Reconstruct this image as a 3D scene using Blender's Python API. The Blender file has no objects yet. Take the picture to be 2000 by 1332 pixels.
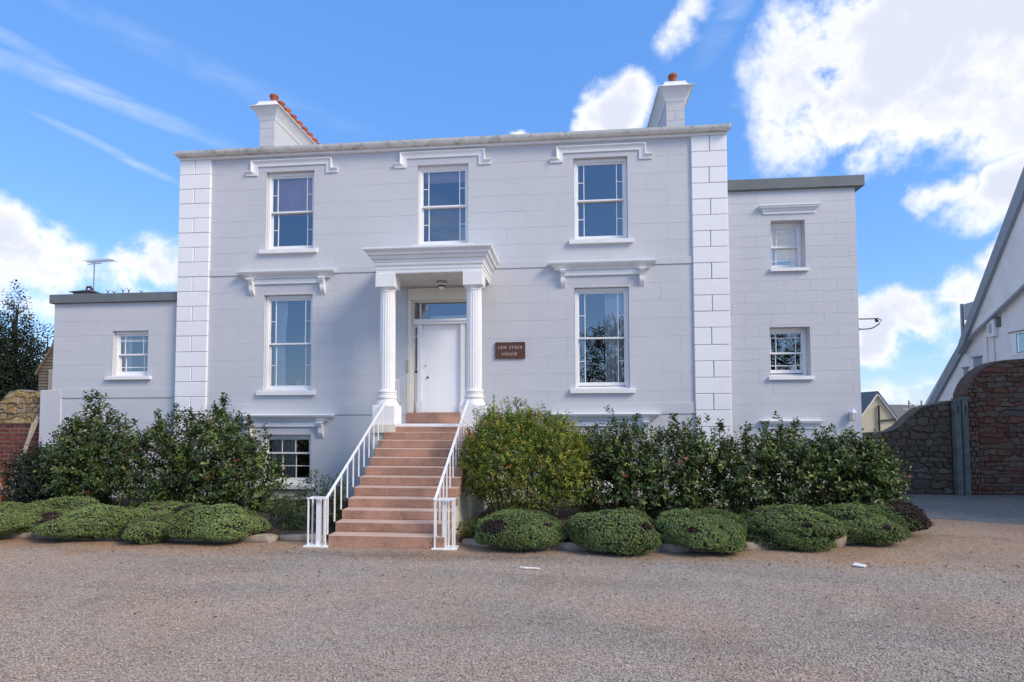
import bpy, bmesh, math, random
import numpy as np
from mathutils import Matrix, Vector
random.seed(7); rng = np.random.default_rng(7)
S = bpy.context.scene
C = S.collection

# ------------------------------------------------------------------ camera, sky, sun, exposure
cam = bpy.data.cameras.new('camera'); cam_o = bpy.data.objects.new('camera', cam); C.objects.link(cam_o)
cam.sensor_width = 36; cam.lens = 1100*36/2000; cam.shift_y = 94/2000; cam.clip_end = 2000; cam.clip_start = .1
def camera_axes(yaw, pitch, roll):
    c, s = math.cos(yaw), math.sin(yaw); A = np.array([[c,-s,0],[s,c,0],[0,0,1]])
    c, s = math.cos(pitch), math.sin(pitch); B = np.array([[1,0,0],[0,c,s],[0,-s,c]])
    c, s = math.cos(roll), math.sin(roll); R = np.array([[c,0,s],[0,1,0],[-s,0,c]])
    return R@B@A
ax = camera_axes(math.radians(-5.484), math.radians(2.561), math.radians(-.151))
cam_o.matrix_world = Matrix([[ax[0][i], ax[2][i], -ax[1][i], (0,-13.7,2.2)[i]] for i in range(3)]+[[0,0,0,1]])
S.camera = cam_o

SUN_AZ, SUN_EL = (.87,-.50), 36.0
sun = bpy.data.lights.new('sun', 'SUN'); sun.energy = 1.75; sun.angle = math.radians(22); sun.color = (1,.87,.70)
sun_o = bpy.data.objects.new('sun', sun); C.objects.link(sun_o)
_e = math.radians(SUN_EL); _n = math.hypot(*SUN_AZ)
sun_dir = Vector((SUN_AZ[0]/_n*math.cos(_e), SUN_AZ[1]/_n*math.cos(_e), math.sin(_e)))
sun_o.rotation_euler = (-sun_dir).to_track_quat('-Z','Y').to_euler()
sun_o.location = (20,-20,30)

S.view_settings.view_transform = 'Standard'; S.view_settings.look = 'None'
S.view_settings.gamma = 1; S.view_settings.use_curve_mapping = False; S.view_settings.exposure = 0.80

class NT:
    """tiny node helper"""
    def __init__(s, tree): s.t = tree; s.l = tree.links
    def n(s, kind, **kw):
        nd = s.t.nodes.new(kind)
        for k, v in kw.items():
            if k == 'ins':
                for a, b in v.items():
                    sock = nd.inputs[a]
                    if hasattr(b, 'is_output') or isinstance(b, bpy.types.NodeSocket): s.l.new(b, sock)
                    else: sock.default_value = b
            else: setattr(nd, k, v)
        return nd
    def math(s, op, a, b=0., c=0., clamp=False):
        return s.n('ShaderNodeMath', operation=op, use_clamp=clamp, ins={0:a,1:b,2:c}).outputs[0]
    def mix(s, f, a, b, blend='MIX'):
        nd = s.n('ShaderNodeMix', data_type='RGBA', blend_type=blend, ins={0:f,6:a,7:b}); return nd.outputs[2]
    def ramp(s, f, pts, interp='LINEAR'):
        nd = s.n('ShaderNodeValToRGB', ins={0:f}); r = nd.color_ramp; r.interpolation = interp
        while len(r.elements) < len(pts): r.elements.new(.5)
        for e, (p, c) in zip(r.elements, pts):
            e.position = p; e.color = (*c,1) if not isinstance(c,(int,float)) else (c,c,c,1)
        return nd.outputs[0]
    def noise(s, vec, scale, detail=4, rough=.55, dist=0):
        return s.n('ShaderNodeTexNoise', ins={'Vector':vec,'Scale':scale,'Detail':detail,'Roughness':rough,'Distortion':dist}).outputs[0]

# world: Nishita sky with procedural clouds laid out by direction all round the dome
W = bpy.data.worlds.new('World'); S.world = W; W.use_nodes = True
W.node_tree.nodes.clear(); w = NT(W.node_tree)
SKY_K = .12
sky = w.n('ShaderNodeTexSky', sky_type='NISHITA', sun_disc=False)
sky.sun_elevation = math.radians(SUN_EL); sky.sun_rotation = math.atan2(SUN_AZ[0], SUN_AZ[1])
sky.altitude = 0; sky.air_density = 1.0; sky.dust_density = .3; sky.ozone_density = 2.2
skyn = w.n('ShaderNodeHueSaturation', ins={'Hue':.5,'Saturation':1.06,'Value':1.14,'Color':sky.outputs[0]}).outputs[0]
skyc = w.mix(.55, skyn, (.060/SKY_K,.220/SKY_K,.615/SKY_K,1))
dirv = w.n('ShaderNodeTexCoord').outputs['Generated']
sx = w.n('ShaderNodeSeparateXYZ', ins={0:dirv})
az = w.math('ARCTAN2', sx.outputs[0], sx.outputs[1]); el = w.math('ARCSINE', sx.outputs[2])
ae = w.n('ShaderNodeCombineXYZ', ins={0:az,1:el,2:0.}).outputs[0]
def warp(scale, detail, amt):
    nz_ = w.n('ShaderNodeTexNoise', ins={'Vector':dirv,'Scale':scale,'Detail':detail,'Roughness':.55}).outputs[1]
    return w.n('ShaderNodeVectorMath', operation='MULTIPLY', ins={0:w.n('ShaderNodeVectorMath', operation='SUBTRACT', ins={0:nz_,1:(.5,.5,.5)}).outputs[0],1:(amt,amt*.75,0)}).outputs[0]
addv = lambda a, b: w.n('ShaderNodeVectorMath', operation='ADD', ins={0:a,1:b}).outputs[0]
ae0 = ae
ae_w = addv(addv(ae, warp(4., 3, .16)), warp(15., 5, .075))
ae_t = addv(ae, warp(5., 4, .045))
ae = ae_w
def blob(a, e, ra, re, rot=0, k=1.):
    mp = w.n('ShaderNodeMapping', vector_type='TEXTURE', ins={'Vector':ae,'Location':(a,e,0),'Rotation':(0,0,rot),'Scale':(ra,re,1)})
    ln = w.n('ShaderNodeVectorMath', operation='LENGTH', ins={0:mp.outputs[0]}).outputs['Value']
    return w.math('MULTIPLY', w.math('SUBTRACT', 1., ln, clamp=True), k)
CL = [ # azimuth, elevation, half widths, rotation, weight : heaps seen over the house
 (.60,.50,.33,.19,0,2.0),(.43,.46,.16,.10,.5,1.2),(.70,.40,.18,.10,.3,1.3),(.40,.56,.09,.08,.8,.9),
 (.64,.29,.13,.06,.35,1.2),(.72,.25,.10,.05,.2,1.1),(.555,.300,.07,.035,.2,.8),(.66,.205,.08,.03,.1,.9),
 (.095,.50,.085,.075,.3,1.1),(.05,.475,.05,.05,0,.7),(.21,.61,.09,.05,.8,.62),
 (.50,.135,.13,.075,0,1.5),(.585,.16,.08,.05,.5,1.1),(.47,.03,.3,.035,0,.7),(.55,.045,.16,.03,0,.8),
 (-.82,.225,.16,.09,-.3,1.45),(-.67,.22,.085,.075,.3,1.3),(-.62,.18,.12,.07,0,1.1),(-.75,.15,.22,.05,0,.9),
 (-.085,.463,.05,.02,0,1.0),(-.4,.2,.3,.1,0,1.),(0,.25,.3,.1,.1,.8),
 # unseen clouds, added out of frame for neutral fill and one pale window reflection
 (1.15,.42,.42,.24,.2,1.9),(1.65,.30,.40,.18,0,1.8),(1.25,.90,.6,.28,0,1.8),(2.1,.60,.48,.24,.2,1.8),(2.2,.25,.28,.10,0,1.5),
 (2.78,.27,.10,.07,0,1.3),(-1.2,.38,.38,.20,0,1.8),(-1.65,.65,.48,.24,.2,1.8),(-1.75,.25,.40,.14,0,1.6),(-2.3,.80,.55,.26,-.2,1.8),(-2.2,.32,.28,.12,0,1.5),
 (2.7,1.0,.6,.24,.3,1.7),(-2.95,1.05,.6,.22,.1,1.7),(-.3,1.05,.6,.20,.3,1.6),(.5,1.25,.9,.22,0,1.7)]
m = None
for c in CL:
    b = blob(*c); m = b if m is None else w.math('MAXIMUM', m, b)
n1 = w.noise(dirv, 5.0, 10, .58, .5); n2 = w.noise(dirv, 17., 7, .62, .3)
f = w.math('ADD', w.math('MULTIPLY', w.math('SUBTRACT', n1, .5), 3.0), w.math('MULTIPLY', w.math('SUBTRACT', n2, .5), 2.0))
dens = w.math('ADD', w.math('SUBTRACT', w.math('MULTIPLY', m, 1.2), .36), w.math('MULTIPLY', f, w.math('ADD', .25, w.math('MULTIPLY', m, 1.1, clamp=True))))
cov = w.n('ShaderNodeMapRange', interpolation_type='SMOOTHSTEP', ins={0:dens,1:-.10,2:.66}).outputs[0]
# thin wind-drawn streaks
ae = ae_t
wisp = None
for c in [(-.75,.432,.22,.016,-.12,1.),(-.845,.47,.10,.010,-.25,.8),(-.715,.365,.12,.007,-.26,.9),(-.60,.50,.3,.02,-.15,.25),(.3,.62,.12,.03,.9,.5),
          (2.6,.36,.45,.05,.3,.75),(-2.9,.33,.35,.05,.5,.7),(1.7,.6,.4,.03,.2,.7),(-1.6,.8,.5,.04,.1,.7),(2.95,.22,.2,.035,-.5,.6)]:
    b = w.math('POWER', blob(*c), .8); wisp = b if wisp is None else w.math('MAXIMUM', wisp, b)
wn = w.noise(w.n('ShaderNodeMapping', ins={'Vector':ae0,'Rotation':(0,0,.2),'Scale':(5,22,1)}).outputs[0], 2.2, 5, .6, .6)
wisp = w.math('MULTIPLY', w.math('MULTIPLY', wisp, w.n('ShaderNodeMapRange', ins={0:wn,1:.25,2:.65}).outputs[0]), .75, clamp=True)
shade = w.noise(dirv, 5.5, 4, .5)
thick = w.n('ShaderNodeMapRange', interpolation_type='SMOOTHSTEP', ins={0:w.math('ADD', dens, w.math('MULTIPLY', w.math('SUBTRACT', shade, .5), 1.6)),1:.30,2:1.35}).outputs[0]
K = .67/SKY_K
cloudc = w.mix(thick, (.93*K,.945*K,1.0*K,1), (.67*K,.71*K,.83*K,1))
hz = w.math('POWER', w.math('SUBTRACT', 1., w.math('ABSOLUTE', sx.outputs[2]), clamp=True), 5)
col = w.mix(w.math('MULTIPLY', wisp, .52), skyc, (.90*K,.94*K,1.0*K,1))
col = w.mix(cov, col, cloudc)
bg = w.n('ShaderNodeBackground', ins={'Color':col,'Strength':SKY_K})
w.l.new(bg.outputs[0], w.n('ShaderNodeOutputWorld').inputs[0])

# ------------------------------------------------------------------ materials
def newmat(name):
    m = bpy.data.materials.new(name); m.use_nodes = True; m.node_tree.nodes.clear()
    k = NT(m.node_tree); p = k.n('ShaderNodeBsdfPrincipled'); o = k.n('ShaderNodeOutputMaterial'); k.l.new(p.outputs[0], o.inputs[0])
    return m, k, p, o
def geo_pos(k): return k.n('ShaderNodeNewGeometry').outputs['Position']
def mat(name, col, rough=.7, var=.08, scale=6, bump=.0, bscale=80, dirt=None, dirt_amt=.3, dirt_scale=2., obj_rand=0., spec=.4, metal=0.):
    m, k, p, o = newmat(name); pos = geo_pos(k)
    n = k.noise(pos, scale, 6, .6)
    c = k.mix(k.n('ShaderNodeMapRange', ins={0:n,1:.3,2:.7}).outputs[0], tuple(x*(1-var) for x in col)+(1,), tuple(min(1,x*(1+var)) for x in col)+(1,))
    if dirt:
        d = k.n('ShaderNodeMapRange', ins={0:k.noise(pos, dirt_scale, 8, .65, .4),1:.5,2:.72,4:dirt_amt}).outputs[0]
        c = k.mix(d, c, (*dirt,1))
    if obj_rand:
        r = k.n('ShaderNodeObjectInfo').outputs['Random']
        c = k.mix(1., c, k.ramp(r, [(0,1-obj_rand),(1,1+obj_rand*.3)]), 'MULTIPLY')
    k.l.new(c, p.inputs['Base Color']); p.inputs['Roughness'].default_value = rough
    p.inputs['Specular IOR Level'].default_value = spec; p.inputs['Metallic'].default_value = metal
    if bump:
        b = k.n('ShaderNodeBump', ins={'Strength':bump,'Distance':.01,'Height':k.noise(pos, bscale, 5, .6)})
        k.l.new(b.outputs[0], p.inputs['Normal'])
    return m
M = {}
def wall_paint(name, col, streak=.10):
    m, k, p, o = newmat(name); pos = geo_pos(k)
    big = k.noise(pos, .35, 5, .6); mid = k.noise(pos, 2.6, 7, .62)
    c = k.mix(k.n('ShaderNodeMapRange', ins={0:big,1:.3,2:.7}).outputs[0], tuple(x*.95 for x in col)+(1,), tuple(x*1.04 for x in col)+(1,))
    c = k.mix(k.n('ShaderNodeMapRange', ins={0:mid,1:.5,2:.8,4:streak}).outputs[0], c, tuple(x*.78 for x in col)+(1,))
    st = k.noise(k.n('ShaderNodeMapping', ins={'Vector':pos,'Scale':(5,5,.35)}).outputs[0], 1.6, 6, .6)
    c = k.mix(k.n('ShaderNodeMapRange', ins={0:st,1:.55,2:.8,4:streak*1.2}).outputs[0], c, (.46,.45,.43,1))
    r = k.n('ShaderNodeObjectInfo').outputs['Random']
    c = k.mix(1., c, k.ramp(r, [(0,.986),(1,1.006)]), 'MULTIPLY')
    k.l.new(c, p.inputs['Base Color']); p.inputs['Roughness'].default_value = .62; p.inputs['Specular IOR Level'].default_value = .3
    h = k.math('ADD', k.math('MULTIPLY', k.noise(pos, 7, 4, .5), 2.), k.noise(pos, 90, 4, .6))
    k.l.new(k.n('ShaderNodeBump', ins={'Strength':.28,'Distance':.008,'Height':h}).outputs[0], p.inputs['Normal'])
    return m
M['wall'] = wall_paint('grey_masonry_paint', (.592,.594,.612), .08)
M['quoin'] = wall_paint('white_masonry_paint', (.88,.87,.87), .04)
M['white'] = mat('white_gloss_paint', (.86,.85,.84), .35, .03, 5, .05, 40, (.6,.58,.52), .16, 3.)
M['trim'] = mat('white_stone_paint', (.85,.84,.83), .55, .03, 4, .12, 60, (.5,.5,.47), .22, 3.)
M['gutter'] = mat('weathered_gutter_paint', (.80,.78,.74), .5, .06, 4, .1, 50, (.22,.21,.17), .75, 4.5)
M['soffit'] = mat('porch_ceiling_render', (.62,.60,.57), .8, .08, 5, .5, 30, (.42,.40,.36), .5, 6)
M['zinc'] = mat('grey_green_roof_edge', (.15,.165,.165), .5, .07, 1.5, .05, 20, (.26,.30,.30), .3, 2)
M['slate'] = mat('roof_slate', (.10,.11,.12), .6, .15, 4, .3, 30)
M['terracotta'] = mat('terracotta', (.43,.12,.055), .75, .2, 9, .2, 50, (.13,.05,.04), .6, 8, obj_rand=.25)
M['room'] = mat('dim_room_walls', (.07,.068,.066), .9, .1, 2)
M['curtain'] = mat('white_curtain_cloth', (.86,.84,.80), .9, .04, 10)
M['blind'] = mat('pinkish_blind_cloth', (.80,.46,.40), .9, .12, 3)
M['blindw'] = mat('cream_blind_cloth', (.88,.88,.84), .9, .05, 3)
M['door'] = mat('white_door_paint', (.85,.85,.86), .38, .02, 3, .03, 30)
M['cream'] = mat('cream_door_frame_paint', (.78,.74,.64), .45, .04, 4, .05, 40)
M['brass'] = mat('dull_brass', (.45,.36,.2), .35, .1, 20, metal=.9)
M['iron'] = mat('black_iron', (.02,.02,.02), .5, .2, 20)
M['rail'] = mat('white_rail_paint', (.86,.86,.86), .35, .03, 8, .05, 60, (.45,.36,.28), .3, 12)
M['base'] = mat('cream_stair_side_render', (.72,.68,.58), .8, .08, 3, .3, 50, (.3,.29,.24), .4, 2.5)
M['sign'] = mat('brown_sign_board', (.105,.042,.032), .5, .15, 6)
M['letter'] = mat('pale_letter_paint', (.62,.52,.46), .5, .1, 40)
M['steel'] = mat('galvanised_steel', (.35,.36,.37), .45, .1, 20, metal=.6)
M['kerb'] = mat('weathered_kerb_concrete', (.35,.285,.225), .9, .2, 8, .6, 40, (.10,.085,.06), .5, 5, obj_rand=.2)
M['soil'] = mat('bare_soil', (.055,.04,.03), .95, .3, 10, 1., 30)
M['bark'] = mat('brown_bark', (.06,.045,.035), .9, .25, 12, .6, 40)
M['core'] = mat('dark_inner_twigs', (.02,.026,.013), .95, .3, 20, .5, 40)
M['dead'] = mat('dead_twigs', (.06,.035,.035), .9, .3, 20, .5, 40)
M['timber'] = mat('weathered_gate_timber', (.13,.145,.14), .85, .25, 5, .5, 30, (.05,.06,.06), .6, 3)
M['plank'] = mat('bare_plank', (.42,.36,.29), .8, .15, 6, .3, 40)
M['boarding'] = mat('brown_weatherboard', (.19,.145,.095), .7, .12, 6, .2, 40, obj_rand=.2)
M['gable'] = mat('white_roughcast', (.82,.81,.79), .85, .05, 2, .5, 60, (.40,.41,.42), .35, 1.2)
M['verge'] = mat('grey_verge_board', (.27,.30,.33), .6, .06, 3, .1, 40)
M['mortar'] = mat('lime_mortar', (.24,.21,.17), .95, .2, 8, .6, 40)
M['mortarr'] = mat('reddish_mortar', (.10,.072,.06), .95, .25, 8, .6, 40)
M['mortard'] = mat('dark_mortar', (.12,.10,.08), .95, .25, 8, .6, 40)
M['orange'] = mat('orange_plastic', (.75,.22,.015), .45, .08, 6)
M['rubber'] = mat('black_rubber', (.015,.015,.016), .7, .2, 20)
M['paper'] = mat('white_litter', (.78,.77,.75), .7, .05, 20)
M['far_cream'] = mat('far_cream_render', (.56,.52,.38), .85, .05, 2)
M['hill'] = mat('far_hill_scrub', (.17,.155,.125), .95, .3, .25, dirt=(.09,.11,.06), dirt_amt=.8, dirt_scale=.12)
M['pot'] = mat('yellow_plant_pot', (.5,.36,.14), .6, .1, 10)
M['globe'] = mat('frosted_lamp_glass', (.75,.75,.70), .25, .05, 10)

def stone_mat(name, pts, bump=.8):
    m, k, p, o = newmat(name); pos = geo_pos(k); r = k.n('ShaderNodeObjectInfo').outputs['Random']
    c = k.ramp(r, pts)
    n = k.noise(pos, 9, 8, .65)
    c = k.mix(1., c, k.ramp(n, [(.25,.6),(.75,1.3)]), 'MULTIPLY')
    lich = k.n('ShaderNodeMapRange', ins={0:k.noise(pos, 16, 5, .6),1:.62,2:.75,4:.5}).outputs[0]
    c = k.mix(lich, c, (.30,.28,.25,1))
    k.l.new(c, p.inputs['Base Color']); p.inputs['Roughness'].default_value = .9; p.inputs['Specular IOR Level'].default_value = .2
    k.l.new(k.n('ShaderNodeBump', ins={'Strength':bump,'Distance':.015,'Height':k.noise(pos, 28, 7, .65)}).outputs[0], p.inputs['Normal'])
    return m
M['redstone'] = stone_mat('red_sandstone', [(0,(.12,.055,.042)),(.3,(.19,.085,.062)),(.55,(.14,.082,.06)),(.75,(.17,.125,.085)),(1,(.12,.10,.085))])
M['darkstone'] = stone_mat('dark_rubble', [(0,(.085,.07,.055)),(.4,(.115,.093,.07)),(.7,(.098,.077,.06)),(1,(.15,.125,.10))])
M['yellowstone'] = stone_mat('ochre_rubble', [(0,(.33,.22,.10)),(.35,(.36,.28,.17)),(.6,(.22,.16,.09)),(.8,(.42,.30,.13)),(1,(.30,.27,.22))])
M['brick'] = stone_mat('red_brick', [(0,(.15,.045,.03)),(.4,(.21,.07,.045)),(.7,(.17,.055,.04)),(1,(.12,.05,.04))], .5)

# terrazzo-like red steps with worn dark patches
m, k, p, o = newmat('red_granolithic_steps'); pos = geo_pos(k)
c = k.ramp(k.noise(pos, 95, 3, .7), [(.35,(.39,.19,.125)),(.55,(.50,.28,.19)),(.72,(.60,.39,.29))])
dk = k.noise(pos, 55, 4, .75); wear = k.noise(pos, 1.6, 5, .6)
dm = k.math('MULTIPLY', k.n('ShaderNodeMapRange', ins={0:dk,1:.40,2:.56}).outputs[0], k.n('ShaderNodeMapRange', ins={0:wear,1:.38,2:.60,4:.8}).outputs[0])
c = k.mix(dm, c, (.12,.075,.055,1))
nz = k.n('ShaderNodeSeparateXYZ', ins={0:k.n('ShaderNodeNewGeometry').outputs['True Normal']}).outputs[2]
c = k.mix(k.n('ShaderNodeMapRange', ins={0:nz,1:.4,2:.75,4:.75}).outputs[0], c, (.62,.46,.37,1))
k.l.new(c, p.inputs['Base Color']); p.inputs['Roughness'].default_value = .8
k.l.new(k.n('ShaderNodeBump', ins={'Strength':.4,'Distance':.006,'Height':k.noise(pos, 70, 4, .6)}).outputs[0], p.inputs['Normal'])
M['step'] = m

# glass: coated panes, clear view into the dim rooms plus mirrored sky
m, k, p, o = newmat('window_glass'); k.t.nodes.remove(p)
fr = k.n('ShaderNodeFresnel', ins={'IOR':1.52}).outputs[0]
fac = k.math('ADD', k.math('MULTIPLY', fr, 2.4), .155, clamp=True)
bmp = k.n('ShaderNodeBump', ins={'Strength':.05,'Distance':.02,'Height':k.noise(geo_pos(k), 1.7, 2, .5)})
gl = k.n('ShaderNodeBsdfGlossy', ins={'Roughness':.0,'Color':(.95,.97,1,1),'Normal':bmp.outputs[0]})
tr = k.n('ShaderNodeBsdfTransparent', ins={'Color':(.93,.95,.95,1)})
k.l.new(k.n('ShaderNodeMixShader', ins={0:fac,1:tr.outputs[0],2:gl.outputs[0]}).outputs[0], o.inputs[0])
M['glass'] = m

def leaf_mat(name, rough=.45, spec=.5, trans=.25):
    m, k, p, o = newmat(name); k.t.nodes.remove(p)
    a = k.n('ShaderNodeAttribute', attribute_name='tint').outputs['Color']
    d = k.n('ShaderNodeBsdfPrincipled', ins={'Base Color':a,'Roughness':rough,'Specular IOR Level':spec})
    t = k.n('ShaderNodeBsdfTranslucent', ins={'Color':k.mix(1., a, (1.3,1.5,.5,1), 'MULTIPLY')})
    k.l.new(k.n('ShaderNodeMixShader', ins={0:trans,1:d.outputs[0],2:t.outputs[0]}).outputs[0], o.inputs[0])
    return m
M['leaf_gloss'] = leaf_mat('glossy_leaf', .34, .5, .2)
M['leaf'] = leaf_mat('matt_leaf', .6, .3, .25)
M['hebe'] = leaf_mat('hebe_leaf', .6, .3, .12)

# pebbles take their colour from a per-pebble tint
m, k, p, o = newmat('pebble'); k.l.new(k.n('ShaderNodeAttribute', attribute_name='tint').outputs['Color'], p.inputs['Base Color']); p.inputs['Roughness'].default_value = .75
M['pebble'] = m
# gravel drive
m, k, p, o = newmat('gravel_drive'); pos = geo_pos(k)
v = k.n('ShaderNodeTexVoronoi', ins={'Vector':pos,'Scale':56.,'Randomness':1.})
vc = k.n('ShaderNodeSeparateColor', ins={0:v.outputs['Color']}).outputs[0]
c = k.ramp(vc, [(0,(.25,.205,.17)),(.25,(.36,.30,.25)),(.55,(.43,.365,.31)),(.8,(.49,.42,.36)),(1,(.58,.50,.43))])
patch = k.noise(pos, .55, 5, .55, .5); sxy = k.n('ShaderNodeSeparateXYZ', ins={0:pos})
warm = k.math('ADD', k.n('ShaderNodeMapRange', ins={0:patch,1:.46,2:.66,4:.55}).outputs[0], k.n('ShaderNodeMapRange', ins={0:sxy.outputs[0],1:-3.5,2:-10.,4:.75}).outputs[0], clamp=True)
c = k.mix(warm, c, k.mix(1., c, (1.13,.91,.72,1), 'MULTIPLY'))
edge = k.n('ShaderNodeMapRange', ins={0:k.math('ADD', sxy.outputs[1], k.math('MULTIPLY', k.noise(pos, 1.1, 4, .6), 1.4)),1:-4.6,2:-3.9,4:.75}).outputs[0]
c = k.mix(edge, c, k.mix(1., c, (.95,.78,.62,1), 'MULTIPLY'))
trk = k.noise(k.n('ShaderNodeMapping', ins={'Vector':pos,'Rotation':(0,0,.12),'Scale':(.16,.75,1)}).outputs[0], 1.3, 5, .55, .6)
c = k.mix(k.n('ShaderNodeMapRange', ins={0:trk,1:.50,2:.64,4:.75}).outputs[0], c, k.mix(1., c, (.72,.79,.84,1), 'MULTIPLY'))
c = k.mix(k.n('ShaderNodeMapRange', ins={0:trk,1:.46,2:.34,4:.5}).outputs[0], c, k.mix(1., c, (1.12,1.06,1.0,1), 'MULTIPLY'))
damp = k.n('ShaderNodeMapRange', ins={0:k.noise(pos, .9, 6, .6, .8),1:.52,2:.70,4:.5}).outputs[0]
c = k.mix(damp, c, k.mix(1., c, (.66,.68,.70,1), 'MULTIPLY'))
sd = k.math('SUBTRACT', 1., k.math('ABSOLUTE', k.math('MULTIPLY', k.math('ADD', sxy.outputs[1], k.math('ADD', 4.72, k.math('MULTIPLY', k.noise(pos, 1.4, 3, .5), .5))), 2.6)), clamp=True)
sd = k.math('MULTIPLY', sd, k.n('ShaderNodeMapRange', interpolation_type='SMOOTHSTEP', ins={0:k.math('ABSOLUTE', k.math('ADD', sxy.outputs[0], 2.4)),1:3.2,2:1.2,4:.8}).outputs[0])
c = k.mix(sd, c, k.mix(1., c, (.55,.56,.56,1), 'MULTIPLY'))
gap = k.n('ShaderNodeMapRange', ins={0:v.outputs['Distance'],1:.45,2:.8,4:.45}).outputs[0]
c = k.mix(gap, c, (.06,.05,.043,1))
k.l.new(c, p.inputs['Base Color']); p.inputs['Roughness'].default_value = .9; p.inputs['Specular IOR Level'].default_value = .25
hh = k.math('ADD', k.math('MULTIPLY', v.outputs['Distance'], -1.), k.math('MULTIPLY', k.noise(pos, 160, 3, .6), .3))
k.l.new(k.n('ShaderNodeBump', ins={'Strength':.8,'Distance':.012,'Height':hh}).outputs[0], p.inputs['Normal'])
M['gravel'] = m
M['ground_shade'] = mat('painted_ground_shade', (.16,.165,.165), .9, .18, 3, .5, 90, (.24,.22,.19), .6, 1.6)  # dark grey that carries the ground shade by the gate in its colour

# ------------------------------------------------------------------ mesh helpers
def link(o, parent=None):
    C.objects.link(o)
    if parent is not None: o.parent = parent
    return o
def mesh_obj(name, verts, faces, m, parent=None, smooth=False):
    me = bpy.data.meshes.new(name); me.from_pydata([tuple(v) for v in verts], [], faces); me.update()
    if m: me.materials.append(M[m] if isinstance(m, str) else m)
    if smooth: me.polygons.foreach_set('use_smooth', [True]*len(me.polygons))
    o = bpy.data.objects.new(name, me); link(o, parent); return o
def thing(name, loc, label, cat, group=None):
    o = bpy.data.objects.new(name, None); o.empty_display_size = .2; link(o)
    o['label'] = label; o['category'] = cat
    if group: o['group'] = group
    return o    # the empty stays at the origin so that parts keep world coordinates
def tag(o, label, cat, group=None):
    o['label'] = label; o['category'] = cat
    if group: o['group'] = group
    return o
class MB:
    def __init__(s): s.v = []; s.f = []
    def add(s, vs, fs):
        b = len(s.v); s.v += [tuple(x) for x in vs]; s.f += [tuple(i+b for i in q) for q in fs]; return s
    def box(s, x0, x1, y0, y1, z0, z1):
        return s.add([(x0,y0,z0),(x1,y0,z0),(x1,y1,z0),(x0,y1,z0),(x0,y0,z1),(x1,y0,z1),(x1,y1,z1),(x0,y1,z1)],
                     [(0,1,5,4),(1,2,6,5),(2,3,7,6),(3,0,4,7),(4,5,6,7),(3,2,1,0)])
    def cbox(s, x0, x1, y0, y1, z0, z1, c=.01):
        X = (x0,x1); Y = (y0,y1); Z = (z0,z1); vs = []; idx = {}
        for i in (0,1):
            for j in (0,1):
                for l in (0,1):
                    sx_, sy_, sz_ = (1-2*i)*c, (1-2*j)*c, (1-2*l)*c
                    for a, d in enumerate([(0,sy_,sz_),(sx_,0,sz_),(sx_,sy_,0)]):
                        idx[i,j,l,a] = len(vs); vs.append((X[i]+d[0], Y[j]+d[1], Z[l]+d[2]))
        fs = []
        for i in (0,1): fs.append([idx[i,j,l,0] for j,l in ((0,0),(1,0),(1,1),(0,1))][::(1 if i else -1)])
        for j in (0,1): fs.append([idx[i,j,l,1] for i,l in ((0,0),(1,0),(1,1),(0,1))][::(-1 if j else 1)])
        for l in (0,1): fs.append([idx[i,j,l,2] for i,j in ((0,0),(1,0),(1,1),(0,1))][::(1 if l else -1)])
        for a in (0,1):
            for b in (0,1):
                fs.append([idx[0,a,b,1],idx[0,a,b,2],idx[1,a,b,2],idx[1,a,b,1]])
                fs.append([idx[a,0,b,0],idx[a,0,b,2],idx[a,1,b,2],idx[a,1,b,0]])
                fs.append([idx[a,b,0,0],idx[a,b,0,1],idx[a,b,1,1],idx[a,b,1,0]])
        for i in (0,1):
            for j in (0,1):
                for l in (0,1): fs.append([idx[i,j,l,0],idx[i,j,l,1],idx[i,j,l,2]])
        return s.add(vs, fs)
    def tube(s, pts, r, n=8, r1=None, cap=True):
        pts = [Vector(p) for p in pts]; rings = []; vs = []; fs = []
        for i, p in enumerate(pts):
            d = (pts[min(i+1,len(pts)-1)]-pts[max(i-1,0)]).normalized()
            u = d.cross(Vector((0,0,1)) if abs(d.z) < .95 else Vector((1,0,0))).normalized(); q = d.cross(u)
            rr = r if r1 is None else r+(r1-r)*i/(len(pts)-1)
            for j in range(n):
                a = 2*math.pi*j/n; vs.append(p+(u*math.cos(a)+q*math.sin(a))*rr)
        for i in range(len(pts)-1):
            for j in range(n): fs.append((i*n+j, i*n+(j+1)%n, (i+1)*n+(j+1)%n, (i+1)*n+j))
        if cap: fs += [tuple(range(n))[::-1], tuple((len(pts)-1)*n+j for j in range(n))]
        return s.add(vs, fs)
    def bar(s, a, b, w_, h_):   # rectangular bar from a to b, w_ sideways, h_ in the upright sense
        a, b = Vector(a), Vector(b); d = (b-a).normalized()
        u = d.cross(Vector((0,0,1))) if abs(d.z) < .99 else Vector((1,0,0)); u.normalize(); q = u.cross(d)
        vs = [p+u*(i*w_/2)+q*(j*h_/2) for p in (a,b) for i,j in ((-1,-1),(1,-1),(1,1),(-1,1))]
        return s.add(vs, [(0,1,2,3)[::-1],(4,5,6,7),(0,1,5,4),(1,2,6,5),(2,3,7,6),(3,0,4,7)])
    def lathe(s, prof, cx, cy, n=24):   # prof: (r,z)
        vs = [(cx+r*math.cos(2*math.pi*j/n), cy+r*math.sin(2*math.pi*j/n), z) for r,z in prof for j in range(n)]
        fs = [(i*n+j, i*n+(j+1)%n, (i+1)*n+(j+1)%n, (i+1)*n+j) for i in range(len(prof)-1) for j in range(n)]
        fs += [tuple(range(n))[::-1], tuple((len(prof)-1)*n+j for j in range(n))]
        return s.add(vs, fs)
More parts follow.
